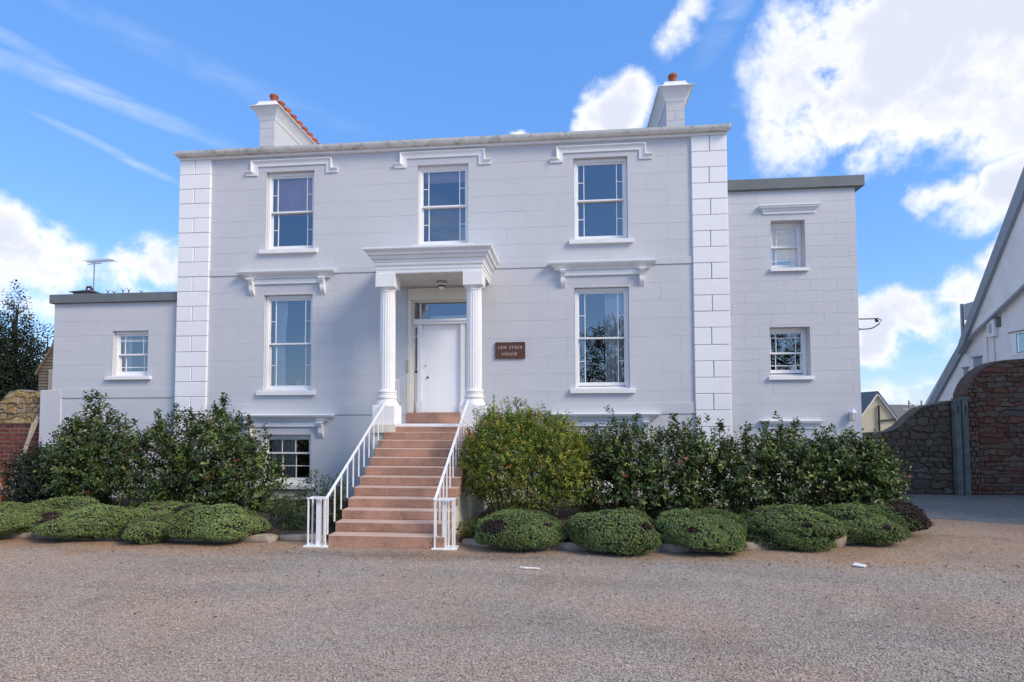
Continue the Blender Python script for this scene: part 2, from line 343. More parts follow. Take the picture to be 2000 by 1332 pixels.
    def sweep3(s, prof, x0, x1, yw, yf=None):
        """moulding on a wall at yw: runs back-to-front, across, and back again (mitred returns). prof: (out, z); yf core front"""
        yf = yw if yf is None else yf; n = len(prof)
        vs = []
        for o_, z in prof: vs += [(x0-o_,yw,z),(x0-o_,yf-o_,z),(x1+o_,yf-o_,z),(x1+o_,yw,z)]
        fs = []
        for i in range(n-1):
            for j in range(3): fs.append((i*4+j, i*4+j+1, (i+1)*4+j+1, (i+1)*4+j))
        fs += [(0,1,2,3)[::-1], tuple((n-1)*4+j for j in range(4))]
        return s.add(vs, fs)
    def sweep4(s, prof, x0, x1, y0, y1):
        n = len(prof); vs = []
        for o_, z in prof: vs += [(x0-o_,y0-o_,z),(x1+o_,y0-o_,z),(x1+o_,y1+o_,z),(x0-o_,y1+o_,z)]
        fs = [(i*4+j, i*4+(j+1)%4, (i+1)*4+(j+1)%4, (i+1)*4+j) for i in range(n-1) for j in range(4)]
        fs += [(3,2,1,0), tuple((n-1)*4+j for j in range(4))]
        return s.add(vs, fs)
    def prism(s, poly, a, b, axis):  # poly in the two other axes, extruded a..b along axis 0/1/2
        n = len(poly); mk = {0:lambda p,t:(t,p[0],p[1]), 1:lambda p,t:(p[0],t,p[1]), 2:lambda p,t:(p[0],p[1],t)}[axis]
        vs = [mk(p,a) for p in poly]+[mk(p,b) for p in poly]
        return s.add(vs, [tuple(range(n)), tuple(range(n,2*n))[::-1]]+[(i,(i+1)%n,n+(i+1)%n,n+i) for i in range(n)])
    def obj(s, name, m, parent=None, smooth=False, fix=True):
        o = mesh_obj(name, s.v, s.f, m, parent, smooth)
        if fix:
            b = bmesh.new(); b.from_mesh(o.data); bmesh.ops.recalc_face_normals(b, faces=b.faces); b.to_mesh(o.data); b.free()
        return o
def auto_smooth(o, ang=40):
    me = o.data; me.polygons.foreach_set('use_smooth', [True]*len(me.polygons))
    b = bmesh.new(); b.from_mesh(me); t = math.radians(ang)
    for e in b.edges:
        if len(e.link_faces) == 2 and e.calc_face_angle(0) > t: e.smooth = False
    b.to_mesh(me); b.free(); return o

# ------------------------------------------------------------------ ground
def grid_ground():
    xs_ = np.unique(np.concatenate([np.linspace(-400,-20,20), np.linspace(-20,16,37), np.linspace(16,400,20)]))
    ys_ = np.unique(np.concatenate([np.linspace(-400,-14,16), np.linspace(-14,6,21), np.linspace(6,400,16)]))
    vs = [(x,y,0) for y in ys_ for x in xs_]; n = len(xs_)
    fs = [(j*n+i,j*n+i+1,(j+1)*n+i+1,(j+1)*n+i) for j in range(len(ys_)-1) for i in range(n-1)]
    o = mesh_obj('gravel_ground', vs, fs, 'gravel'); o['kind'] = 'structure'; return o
grid_ground()
def shade_sheet():
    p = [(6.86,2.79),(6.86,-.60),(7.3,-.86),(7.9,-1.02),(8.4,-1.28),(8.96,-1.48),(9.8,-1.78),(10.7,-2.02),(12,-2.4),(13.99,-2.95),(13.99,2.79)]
    o = mesh_obj('ground_shade_sheet', [(x,y,.004) for x,y in p], [tuple(range(len(p)))], 'ground_shade'); o['kind'] = 'structure'  # dark sheet cut along the shadow edge to deepen the shade there
shade_sheet()
def bed(poly):
    """planting bed: a low soil mound inside the edging"""
    n = len(poly); cx = sum(p[0] for p in poly)/n; cy = sum(p[1] for p in poly)/n
    vs = [(x,y,-.02) for x,y in poly]+[(x,y,.07) for x,y in poly]+[(cx+(x-cx)*.93,cy+(y-cy)*.9,.13) for x,y in poly]+[(cx,cy,.15)]
    fs = [(i,(i+1)%n,n+(i+1)%n,n+i) for i in range(n)]+[(n+i,n+(i+1)%n,2*n+(i+1)%n,2*n+i) for i in range(n)]+[(2*n+i,2*n+(i+1)%n,3*n) for i in range(n)]
    o = mesh_obj('planting_bed', vs, fs, 'soil'); o['kind'] = 'structure'
bed([(-16,-4.3),(-12,-4.25),(-8,-4.2),(-4.55,-4.05),(-4.15,-3.9),(-4.15,-.02),(-16,-.02)])
bed([(-1.86,-.02),(-1.86,-4.0),(-1.2,-4.15),(1.,-4.15),(2.6,-4.05),(4.,-3.7),(5.2,-3.2),(6.3,-2.4),(6.75,-1.6),(6.8,-.02)])

# ------------------------------------------------------------------ ashlar faces and windows
def rect_minus(r, holes):
    out = [r]
    for h in holes:
        nxt = []
        for (a,b,c,d) in out:
            if h[0] >= b or h[1] <= a or h[2] >= d or h[3] <= c: nxt.append((a,b,c,d)); continue
            if h[2] > c: nxt.append((a,b,c,h[2]))
            if h[3] < d: nxt.append((a,b,h[3],d))
            zz0, zz1 = max(c,h[2]), min(d,h[3])
            if h[0] > a: nxt.append((a,h[0],zz0,zz1))
            if h[1] < b: nxt.append((h[1],b,zz0,zz1))
        out = nxt
    return [r for r in out if r[1]-r[0] > .02 and r[3]-r[2] > .02]
def ashlar(parent, x0, x1, levels, bw, y, holes, off=0., g=.0022, dep=.0026, name='ashlar_block'):
    """lined-out render: every block its own slab, proud of the wall core by dep, with a hairline joint"""
    for i in range(len(levels)-1):
        z0, z1 = levels[i], levels[i+1]
        st = x0-(off + (bw/2 if i % 2 else 0)) % bw; a = st
        while a < x1:
            b = a+bw; r = (max(a,x0), min(b,x1), z0, z1); a = b
            if r[1]-r[0] < .03: continue
            for q in rect_minus(r, holes):
                L = g if abs(q[0]-r[0]) < 1e-6 and random.random() < .36 else 0; R = g if abs(q[1]-r[1]) < 1e-6 and random.random() < .36 else 0
                B = g if abs(q[2]-r[2]) < 1e-6 and random.random() < .75 else 0; T = g if abs(q[3]-r[3]) < 1e-6 and random.random() < .75 else 0
                qa, qb, qc, qd = q[0]+L, q[1]-R, q[2]+B, q[3]-T; c = .0015
                yy = y+random.uniform(-.0006,.0006)
                vs = [(qa,y+dep+.003,qc),(qb,y+dep+.003,qc),(qb,y+dep+.003,qd),(qa,y+dep+.003,qd),
                      (qa+c*(L>0),yy,qc+c*(B>0)),(qb-c*(R>0),yy,qc+c*(B>0)),(qb-c*(R>0),yy,qd-c*(T>0)),(qa+c*(L>0),yy,qd-c*(T>0))]
                mesh_obj(name, vs, [(4,5,6,7),(0,1,5,4),(1,2,6,5),(2,3,7,6),(3,0,4,7)], 'wall', parent)
def wall_core(name, parent, x0, x1, z0, z1, y, holes, depth=.30, m='wall', back=None):
    """front skin pierced by the window openings, with reveals running back"""
    xs_ = sorted({x0,x1,*[v for h in holes for v in h[:2]]}); zs_ = sorted({z0,z1,*[v for h in holes for v in h[2:]]})
    mb = MB()
    for i in range(len(xs_)-1):
        for j in range(len(zs_)-1):
            cx, cz = (xs_[i]+xs_[i+1])/2, (zs_[j]+zs_[j+1])/2
            if any(h[0]<cx<h[1] and h[2]<cz<h[3] for h in holes): continue
            mb.add([(xs_[i],y,zs_[j]),(xs_[i+1],y,zs_[j]),(xs_[i+1],y,zs_[j+1]),(xs_[i],y,zs_[j+1])], [(0,1,2,3)])
    yr = y-.006
    for a,b,c,d in holes:
        for q in ([(a,yr,c),(a,yr,d),(a,y+depth,d),(a,y+depth,c)], [(b,yr,d),(b,yr,c),(b,y+depth,c),(b,y+depth,d)],
                  [(a,yr,d),(b,yr,d),(b,y+depth,d),(a,y+depth,d)], [(a,yr,c),(b,yr,c),(b,y+depth,c),(a,y+depth,c)]):
            mb.add(q, [(0,1,2,3)])
    if back:
        mb.add([(x0,y,z0),(x0,back,z0),(x0,back,z1),(x0,y,z1)], [(3,2,1,0)]); mb.add([(x1,y,z0),(x1,back,z0),(x1,back,z1),(x1,y,z1)], [(0,1,2,3)])
        mb.add([(x0,back,z0),(x1,back,z0),(x1,back,z1),(x0,back,z1)], [(3,2,1,0)])
    return mb.obj(name, m, parent, fix=False)
def sash_window(parent, x0, x1, z0, z1, y, style='margin', open_=0., sill=True, sill_z=.12, room=2.0, frac=.5):
    yf = y+.10; J, H = .07, .085
    f = MB()
    f.cbox(x0+.004,x0+J,yf,yf+.13,z0,z1-.004,.004).cbox(x1-J,x1-.004,yf,yf+.13,z0,z1-.004,.004).cbox(x0+J,x1-J,yf,yf+.13,z1-H,z1-.004,.004).cbox(x0+J,x1-J,yf+.02,yf+.13,z0,z0+.045,.004)
    f.box(x0+J,x0+J+.012,yf+.02,yf+.04,z0,z1-H).box(x1-J-.012,x1-J,yf+.02,yf+.04,z0,z1-H)
    win = f.obj('window', 'white', parent)
    a, b = x0+J+.006, x1-J-.006; zb, zt = z0+.045, z1-H; zm = zb+(zt-zb)*(1-frac)
    for upper in (True, False):
        ya = yf+.035 if upper else yf+.082; yb = ya+.04
        c, d = (zm-.012, zt) if upper else (zb+open_, zm+.022+open_*.6)
        st = .036; rt = .045 if upper else .04; rb = .036 if upper else .085
        s = MB().cbox(a,a+st,ya,yb,c,d,.003).cbox(b-st,b,ya,yb,c,d,.003).cbox(a+st,b-st,ya,yb,d-rt,d,.003).cbox(a+st,b-st,ya,yb,c,c+rb,.003)
        if upper: s.cbox(a-.0,b+.0,ya-.012,ya+.003,c,c+.042,.004)
        s.obj('sash', 'white', win)
        ga, gb, gc, gd = a+st, b-st, c+rb, d-rt; wv = .019; yc = ya+.006; yd = yb-.008
        mg = .13*(gb-ga) if style == 'margin' else .17*(gb-ga)
        vx = []; hz_ = []; panes = []
        def vbar(x, z0_, z1_): MB().cbox(x-wv/2,x+wv/2,yc,yd,z0_,z1_,.003).obj('glazing_bar', 'white', win)
        def hbar(z, x0_, x1_): MB().cbox(x0_,x1_,yc+.001,yd-.001,z-wv/2,z+wv/2,.003).obj('glazing_bar', 'white', win)
        if style == 'margin':
            xl, xr = ga+mg, gb-mg; zc = (gc+gd)/2
            vbar(xl,gc,gd); vbar(xr,gc,gd); hbar(zc,ga,xl-wv/2); hbar(zc,xr+wv/2,gb)
            panes = [(xl,xr,gc,gd),(ga,xl,gc,zc),(ga,xl,zc,gd),(xr,gb,gc,zc),(xr,gb,zc,gd)]
        elif style == 'cross':
            xl, xr = ga+mg, gb-mg; zc = gd-.24*(gd-gc) if upper else gc+.26*(gd-gc)
            vbar(xl,gc,gd); vbar(xr,gc,gd); hbar(zc,ga,xl-wv/2); hbar(zc,xl+wv/2,xr-wv/2); hbar(zc,xr+wv/2,gb)
            panes = [(p,q,u,v_) for p,q in ((ga,xl),(xl,xr),(xr,gb)) for u,v_ in ((gc,zc),(zc,gd))]
        else:
            xl, xr = ga+(gb-ga)/3, gb-(gb-ga)/3; vbar(xl,gc,gd); vbar(xr,gc,gd); rows = [(gc,gd)]
            if not upper:
                zc = (gc+gd)/2; hbar(zc,ga,xl-wv/2); hbar(zc,xl+wv/2,xr-wv/2); hbar(zc,xr+wv/2,gb); rows = [(gc,zc),(zc,gd)]
            panes = [(p,q,u,v_) for p,q in ((ga,xl),(xl,xr),(xr,gb)) for u,v_ in rows]
        for p,q,u,v_ in panes:
            t = random.uniform(-.0012,.0012); t2 = random.uniform(-.0012,.0012); ym = (ya+yb)/2
            mesh_obj('pane', [(p,ym-t,u),(q,ym+t,u),(q,ym+t+t2,v_),(p,ym-t+t2,v_)], [(0,1,2,3)], 'glass', win)
    if sill:
        MB().add([(x0-.12,y-.09,z0-sill_z),(x1+.12,y-.09,z0-sill_z),(x1+.12,y+.13,z0-sill_z),(x0-.12,y+.13,z0-sill_z),
                  (x0-.12,y-.09,z0-.025),(x1+.12,y-.09,z0-.025),(x1+.12,y+.13,z0+.012),(x0-.12,y+.13,z0+.012)],
                 [(0,1,5,4),(1,2,6,5),(2,3,7,6),(3,0,4,7),(4,5,6,7),(3,2,1,0)]).obj('sill', 'trim', win)
    ra, rb_, rc, rd = x0-.6, x1+.6, z0-.7, z1+.3; y0 = yf+.14; y1 = y0+room
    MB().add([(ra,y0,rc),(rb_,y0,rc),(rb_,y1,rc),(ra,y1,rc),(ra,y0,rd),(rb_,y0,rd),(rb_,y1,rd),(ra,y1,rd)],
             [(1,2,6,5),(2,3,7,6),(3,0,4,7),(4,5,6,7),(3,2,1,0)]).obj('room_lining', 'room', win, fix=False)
    return win
def drape(name, x0, x1, z0, z1, y, m, label, cat, waves=6, amp=.03, gather=0.):
    n = 60; vs = []; fs = []
    for j in range(13):
        t = j/12; g_ = gather*math.sin(math.pi*min(1,t*1.2))
        for i in range(n+1):
            u = i/n; x = x0+(x1-x0)*(u*(1-g_)) if gather >= 0 else x1-(x1-x0)*(1-u)*(1+g_*-1*-1)
            vs.append((x, y+amp*math.sin(u*waves*2*math.pi+.6*math.sin(3*u))*(1-.3*t), z0+(z1-z0)*t))
    for j in range(12):
        for i in range(n): fs.append((j*(n+1)+i, j*(n+1)+i+1, (j+1)*(n+1)+i+1, (j+1)*(n+1)+i))
    o = mesh_obj(name, vs, fs, m, None, True); sm = o.modifiers.new('thickness', 'SOLIDIFY'); sm.thickness = .004
    return tag(o, label, cat)

# ------------------------------------------------------------------ the main house
house = thing('town_house', (0,0,0), 'pale grey two storey rendered house with white corner quoins and red entrance steps', 'house')
ML, MM, MR = (-7.715,-6.417), (-3.698,-2.397), (.222,1.528)
TZ, MZ, LZ = (6.455,8.489), (2.837,5.269), (.48,1.715)
DOOR = (-3.955,-2.20,2.0,5.37)
holes = [(*ML,*TZ),(*MM,*TZ),(*MR,*TZ),(*ML,*MZ),(*MR,*MZ),(*ML,*LZ),(*MR,*LZ),DOOR]
X0, X1 = -10.077, 3.871; ZA, ZB, ZC = 8.875, 5.787, 2.213
wall = wall_core('wall', house, X0+.02, X1-.02, 0, 8.93, .004, holes, .26, back=8.)
lev_low = [0.0,.35,.78,1.215,1.65,ZC]
lev_mid = [2.49,2.755,3.19,3.62,4.05,4.485,4.92,5.35,ZB]
lev_top = [5.965]+[5.965+(ZA-5.965)/7*i for i in range(1,8)]
xa, xb = -9.216, 3.041
ashlar(wall, xa, xb, lev_low, .98, 0, holes, .3); ashlar(wall, xa, xb, lev_mid, .90, 0, holes, .2); ashlar(wall, xa, xb, lev_top, .98, 0, holes, .55)
def band(z0, z1, out):   # projecting string band, plain
    a = MB(); segs = [(xa,xb)]
    for h in holes:
        if h[2] < z0 and h[3] > z1: segs = [s for q in segs for s in ((q[0],min(q[1],h[0])),(max(q[0],h[1]),q[1])) if s[1]-s[0] > .01]
    for s_ in segs: a.cbox(s_[0],s_[1],-out,.02,z0,z1,.006)
    return a.obj('string_course', 'wall', house)
band(ZB,5.962,.022); band(ZC,2.487,.022)
# quoins, block by block
for xo, xi, sgn in ((X0,xa,1),(X1,xb,-1)):
    h = .3872; z = ZA; i = 0
    while z > .05:
        zb_ = max(z-h, .0); g = .0085
        a, b = (xo,xi) if sgn > 0 else (xi,xo)
        parts = [(a,(a+b)/2+random.uniform(-.02,.02)),None] if i % 2 == 0 else [(a,b)]
        if i % 2 == 0: parts[1] = (parts[0][1], b)
        for q in parts:
            pr_ = random.uniform(-.003,.003)
            MB().cbox(q[0]+(g if q[0] != a else 0), q[1]-(g if q[1] != b else 0), -.052+pr_, .02, zb_+g, z-.001, .011).obj('quoin_block', 'quoin', house)
        z = zb_; i += 1
# hood moulds over the top windows
def hood(cx, dz):
    op = [(-1.235,8.515),(-1.085,8.515),(-1.085,8.785),(1.085,8.785),(1.085,8.515),(1.235,8.515)]
    ip = [(-1.235,8.405),(-.925,8.405),(-.925,8.635),(.925,8.635),(.925,8.405),(1.235,8.405)]
    prof = [(0,0),(0,.085),(.12,.088),(.24,.072),(.34,.05),(.62,.034),(1,.03),(1,0)]
    vs = []; fs = []
    for t, o_ in prof:
        for (ox,oz),(ix,iz) in zip(op,ip): vs.append((cx+ox+(ix-ox)*t, -o_, oz+(iz-oz)*t+dz))
    for i in range(len(prof)-1):
        for j in range(5): fs.append((i*6+j,i*6+j+1,(i+1)*6+j+1,(i+1)*6+j))
    fs += [tuple(i*6 for i in range(len(prof))), tuple(i*6+5 for i in range(len(prof)))]
    MB().add(vs, fs).obj('hood_mould', 'trim', house)
hood(-7.02,-.005); hood(-3.06,.03); hood(.885,-.015)
CORN = [(.03,-.17),(.075,-.165),(.085,-.125),(.10,-.12),(.115,-.09),(.155,-.085),(.17,-.055),(.20,-.05),(.215,-.02),(.22,-.018),(.22,0),(.0,.02)]
def corbel(parent, x, z0, z1, wd=.105, dp=.16, name='corbel'):
    n = 12; poly = [(0.0,z1)]
    for i in range(n+1):
        t = i/n; poly.append((-(dp*(1-t)**.6*(.85+.15*math.cos(t*9))+.035*(1-t)), z1-(z1-z0)*t))
    MB().prism([(p[0],p[1]) for p in poly], x-wd/2, x+wd/2, 0).obj(name, 'trim', parent)
    MB().cbox(x-wd/2-.025,x+wd/2+.025,-dp-.04,0,z1-.001,z1+.035,.004).obj('corbel_cap', 'trim', parent)
def window_cornice(cx, zt, half=1.075):
    c = MB().sweep3([(o_,zt+z) for o_,z in CORN], cx-half, cx+half, 0).obj('window_cornice', 'trim', house)
    MB().cbox(cx-.98,cx+.98,-.045,.0,zt-.305,zt-.171,.006).obj('frieze_board', 'trim', c)
    for s in (-1,1): corbel(c, cx+s*.945, zt-.60, zt-.207)
window_cornice(-7.08,5.845); window_cornice(.885,5.86); window_cornice(-7.08,2.215); window_cornice(.93,2.225)
for (a,b) in (ML,MM,MR): sash_window(house, a, b, *TZ, 0, 'margin')
sash_window(house, *ML, *MZ, 0, 'margin'); sash_window(house, *MR, *MZ, 0, 'margin', .02)
sash_window(house, *ML, *LZ, 0, 'grid', frac=.36); sash_window(house, *MR, *LZ, 0, 'grid', frac=.36)
# eaves: fascia, gutter with joints, low roof
MB().cbox(X0-.01,X1+.01,-.075,.03,ZA,ZA+.062,.006).obj('fascia', 'trim', house)
MB().cbox(X0-.03,X1+.03,-.10,.03,ZA+.066,ZA+.10,.006).obj('fascia', 'gutter', house)
def gutter():
    pr_ = [(-.10,.012),(-.14,.0),(-.19,.008),(-.225,.04),(-.235,.075),(-.245,.10),(-.22,.10),(-.215,.08),(-.19,.045),(-.14,.03),(-.10,.035)]
    mb = MB(); z = ZA+.068
    mb.prism([(p[0],z+p[1]) for p in pr_], X0-.03, X1+.03, 0)
    return auto_smooth(mb.obj('gutter', 'gutter', house), 50)
gt = gutter()
for x in (-6.2,-2.45,-.1,2.35):
    MB().prism([(p[0],ZA+.064+p[1]) for p in [(-.10,.0),(-.14,-.006),(-.195,.004),(-.233,.037),(-.243,.075),(-.253,.108),(-.10,.108)]], x, x+.06, 0).obj('gutter_joint', 'gutter', gt)
MB().prism([(p[0],ZA+.062+p[1]) for p in [(-.08,.0),(-.14,-.01),(-.2,.0),(-.24,.035),(-.26,.11),(-.08,.11)]], X1+.0, X1+.06, 0).obj('gutter_end', 'gutter', gt)
MB().box(X1-.2,X1-.03,-.16,-.02,ZA+.178,ZA+.205).obj('gutter_clip', 'iron', gt)
MB().add([(X0-.03,-.10,8.98),(X1+.03,-.10,8.98),(X1+.03,8.1,8.98),(X0-.03,8.1,8.98),(X0+4,4,9.95),(X1-4,4,9.95)], [(0,1,5,4),(1,2,5),(2,3,4,5),(3,0,4)]).obj('roof', 'slate', house)
# chimneys: long stacks with flared white caps and rows of pots
def chimney(x0, x1, zc, npots, px, pot_h):
    st = MB().box(x0,x1,1.5,5.9,8.9,zc).obj('chimney', 'wall', house)
    for i in range(7):
        z1_ = zc-.002-i*.27; a = (x0,x1) if i % 2 else None
        for (u,v_) in ([(x0,x1)] if i % 2 == 0 else [(x0,(x0+x1)/2),((x0+x1)/2,x1)]):
            MB().cbox(u+.003*(u!=x0)-.004*(u==x0), v_-.003*(v_!=x1)+.004*(v_==x1), 1.492, 1.6, z1_-.265, z1_, .003).obj('chimney_block', 'wall', st)
    cap = [(.012,-.03),(.03,0),(.035,.03),(.06,.08),(.10,.15),(.155,.24),(.20,.295),(.225,.30),(.225,.318),(.15,.36),(.10,.40),(.06,.455),(.05,.50),(.045,.52)]
    auto_smooth(MB().sweep4([(o_-.0,zc+z) for o_,z in cap], x0, x1, 1.5, 5.9).obj('chimney_cap', 'trim', st), 35)
    for i in range(npots):
        y = 1.66+i*.375; zb_ = zc+.50
        auto_smooth(MB().lathe([(.12,zb_),(.125,zb_+.04),(.105,zb_+.07),(.10,zb_+pot_h*.55),(.105,zb_+pot_h*.7),(.125,zb_+pot_h*.78),(.13,zb_+pot_h*.9),(.115,zb_+pot_h),(.085,zb_+pot_h),(.08,zb_+pot_h*.7)], px, y, 16).obj('chimney_pot', 'terracotta', st), 35)
chimney(-8.771,-8.336,10.74,9,-8.45,.29); chimney(2.748,3.222,10.63,9,2.96,.31)

# ------------------------------------------------------------------ door set (parts of the house)
yd = .16
fr = MB()
jx0, jx1 = DOOR[0], DOOR[1]
fr.cbox(jx0,jx0+.10,.02,.34,2.26,5.36,.006).cbox(jx1-.10,jx1,.02,.34,2.26,5.36,.006).cbox(jx0+.1,jx1-.1,.02,.34,5.06,5.36,.006)
fr.cbox(jx0+.1,jx0+.14,.12,.36,2.26,5.06,.005).cbox(jx1-.14,jx1-.1,.12,.36,2.26,5.06,.005).cbox(jx0+.14,jx1-.14,.12,.36,5.02,5.06,.005)
dset = fr.obj('door_frame', 'cream', house)
MB().cbox(-3.815,-2.34,yd-.05,.36,4.46,4.585,.008).cbox(-3.83,-2.325,yd-.085,yd-.049,4.53,4.585,.006).obj('transom', 'white', dset)
for x in (-3.665,-2.565): MB().cbox(x-.055,x+.055,yd-.02,.34,2.26,4.46,.008).cbox(x-.075,x+.075,yd-.035,yd-.019,2.26,2.52,.006).obj('door_post', 'white', dset)
for x in (-3.665,): MB().cbox(x-.015,x+.015,.2,.25,4.585,5.02,.003).obj('fanlight_bar', 'white', dset)
mesh_obj('fanlight_pane', [(-3.815,.24,4.585),(-2.34,.24,4.585),(-2.34,.243,5.02),(-3.815,.243,5.02)], [(0,1,2,3)], 'glass', dset)
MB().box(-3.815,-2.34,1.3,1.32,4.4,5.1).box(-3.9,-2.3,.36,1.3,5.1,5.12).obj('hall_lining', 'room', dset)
MB().cbox(-3.42,-2.45,.30,.33,4.585,4.70,.004).obj('fanlight_card', 'blindw', dset)
for sa, sb in ((-3.815,-3.72),(-2.51,-2.34)):
    sl = MB().cbox(sa,sb,.22,.27,2.26,3.36,.004).cbox(sa,sa+.022,.2,.26,3.36,4.46,.003).cbox(sb-.022,sb,.2,.26,3.36,4.46,.003).cbox(sa+.022,sb-.022,.2,.26,4.15,4.19,.003).cbox(sa+.022,sb-.022,.2,.26,4.40,4.46,.003).obj('sidelight', 'white', dset)
    mesh_obj('sidelight_pane', [(sa,.23,3.36),(sb,.23,3.36),(sb,.231,4.46),(sa,.231,4.46)], [(0,1,2,3)], 'glass', sl)
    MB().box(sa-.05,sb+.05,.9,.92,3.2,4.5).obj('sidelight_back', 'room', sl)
    MB().lathe([(.035,0),(.035,.01)],0,0,14).obj('round_light', 'iron', sl).matrix_local = Matrix.Translation(((sa+sb)/2,.219,3.30))@Matrix.Rotation(math.pi/2,4,'X')
dr = MB().cbox(-3.608,-2.622,.225,.27,2.265,4.455,.005).obj('front_door', 'door', dset)
for a,b,c,d in ((-3.50,-3.16,3.62,4.33),(-3.06,-2.73,3.62,4.33),(-3.50,-3.16,3.02,3.46),(-3.06,-2.73,3.02,3.46),(-3.50,-2.73,2.42,2.90)):
    pb = MB()   # flush beading round each panel
    for q in ((a,b,c,c+.012),(a,b,d-.012,d),(a,a+.012,c+.012,d-.012),(b-.012,b,c+.012,d-.012)): pb.cbox(q[0],q[1],.2225,.226,q[2],q[3],.001)
    pb.obj('door_panel_bead', 'door', dset)
for x,z,r in ((-3.47,3.15,.026),(-3.53,3.44,.015)):
    MB().lathe([(r,0),(r*1.05,.015),(r*.8,.035),(r*.3,.04)],0,0,14).obj('door_lock', 'iron', dset).matrix_local = Matrix.Translation((x,.226,z))@Matrix.Rotation(math.pi/2,4,'X')
MB().tube([(-3.925,.02,3.27),(-3.925,-.04,3.29),(-3.925,-.045,3.42),(-3.925,-.04,3.55),(-3.925,.02,3.57)],.014,8).obj('pull_handle', 'brass', dset)
MB().cbox(-3.96,-2.20,-.02,.34,2.0,2.258,.008).obj('door_step', 'step', house)

# ------------------------------------------------------------------ porch
porch = thing('entrance_porch', (0,0,0), 'white classical porch of two fluted columns under a moulded flat canopy', 'porch')
ENT = [(0,5.42),(.0,5.50),(.012,5.505),(.012,5.575),(.03,5.585),(.04,5.61),(.04,5.66),(.055,5.67),(.055,5.715),(.10,5.735),(.115,5.765),(.115,5.80),(.165,5.815),(.18,5.86),(.205,5.885),(.235,5.91),(.245,5.93),(.245,5.965),(0,5.985)]
MB().sweep3(ENT, -4.315, -1.865, -.003, -1.27).obj('entablature', 'trim', porch)
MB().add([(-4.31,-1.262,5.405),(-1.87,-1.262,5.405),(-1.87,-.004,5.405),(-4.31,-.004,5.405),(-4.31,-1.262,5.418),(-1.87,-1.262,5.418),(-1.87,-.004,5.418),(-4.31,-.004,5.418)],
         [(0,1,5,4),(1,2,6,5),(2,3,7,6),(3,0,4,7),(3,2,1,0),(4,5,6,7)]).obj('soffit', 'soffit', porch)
def column(cx, cy):
    nf, sub = 20, 6; n = nf*sub; rows = 20; vs = []; fs = []
    z0, z1 = 2.70, 5.02
    for i in range(rows+1):
        t = i/rows; z = z0+(z1-z0)*t; R = .180-.012*t+.006*math.sin(math.pi*t*.9)
        fl = min(1, min(t, 1-t)*18)
        for j in range(n):
            a = 2*math.pi*j/n; q = (j % sub)/sub; r = R*(1-.062*fl*math.sin(math.pi*q)**.8)
            vs.append((cx+r*math.cos(a), cy+r*math.sin(a), z))
    for i in range(rows):
        for j in range(n): fs.append((i*n+j,i*n+(j+1)%n,(i+1)*n+(j+1)%n,(i+1)*n+j))
    col_ = MB().add(vs, fs).obj('column', 'trim', porch)
    auto_smooth(MB().lathe([(.19,2.69),(.195,2.70),(.212,2.715),(.216,2.74),(.205,2.762),(.186,2.768),(.186,2.78),(.178,2.785)],cx,cy,40).obj('column_base', 'trim', col_), 40)
    auto_smooth(MB().lathe([(.262,2.42),(.262,2.435),(.245,2.475),(.222,2.52),(.21,2.555),(.206,2.56),(.225,2.575),(.232,2.605),(.225,2.635),(.205,2.645),(.2,2.66),(.21,2.668),(.212,2.69),(.18,2.70)],cx,cy,40).obj('column_base', 'trim', col_), 40)
    auto_smooth(MB().lathe([(.168,5.0),(.18,5.005),(.182,5.02),(.172,5.03),(.172,5.05),(.186,5.055),(.188,5.068),(.205,5.085),(.212,5.105)],cx,cy,40).obj('capital', 'trim', col_), 40)
    MB().cbox(cx-.225,cx+.225,cy-.225,cy+.225,5.104,5.419,.006).obj('impost_block', 'trim', col_)
    MB().cbox(cx-.265,cx+.265,cy-.265,cy+.265,1.996,2.421,.014).obj('plinth', 'trim', col_)
column(-4.10,-1.075); column(-2.075,-1.075)

# ------------------------------------------------------------------ staircase
stair = thing('staircase', (0,0,0), 'flight of red granolithic steps rising to the front door', 'stairs')
SL, SR, SY, TR, RI, R1 = -3.985, -2.01, -4.499, .283, .1635, .196
for i in range(12):
    z1_ = R1+i*RI; y0 = SY+i*TR
    if i < 11: MB().cbox(SL,SR,y0,y0+TR+.06,z1_-RI-(.04 if i == 0 else -.002),z1_,.009).obj('step', 'step', stair)
    else:
        MB().cbox(SL+.18,SR-.12,y0,y0+.2,z1_-RI+.002,z1_-.05,.006).obj('step', 'step', stair)
poly = [(SY+.10,0)]
for i in range(11): poly += [(SY+.06+i*TR, R1+i*RI-.012), (SY+.06+(i+1)*TR, R1+i*RI-.012)]
poly += [(SY+11*TR+.06,1.9),(-.02,1.9),(-.02,0)]
MB().prism(poly, SL+.05, SR-.05, 0).obj('stair_base', 'base', stair)
MB().cbox(-4.40,-1.78,SY+11*TR+.02,-.024,1.80,1.994,.008).obj('landing', 'trim', stair)
MB().box(-4.36,-1.82,SY+11*TR+.06,-.026,0,1.80).obj('landing_base', 'base', stair)
MB().cbox(-4.36,SL+.18,SY+11*TR-.005,SY+11*TR+.04,1.80,1.99,.006).obj('landing_base', 'base', stair)

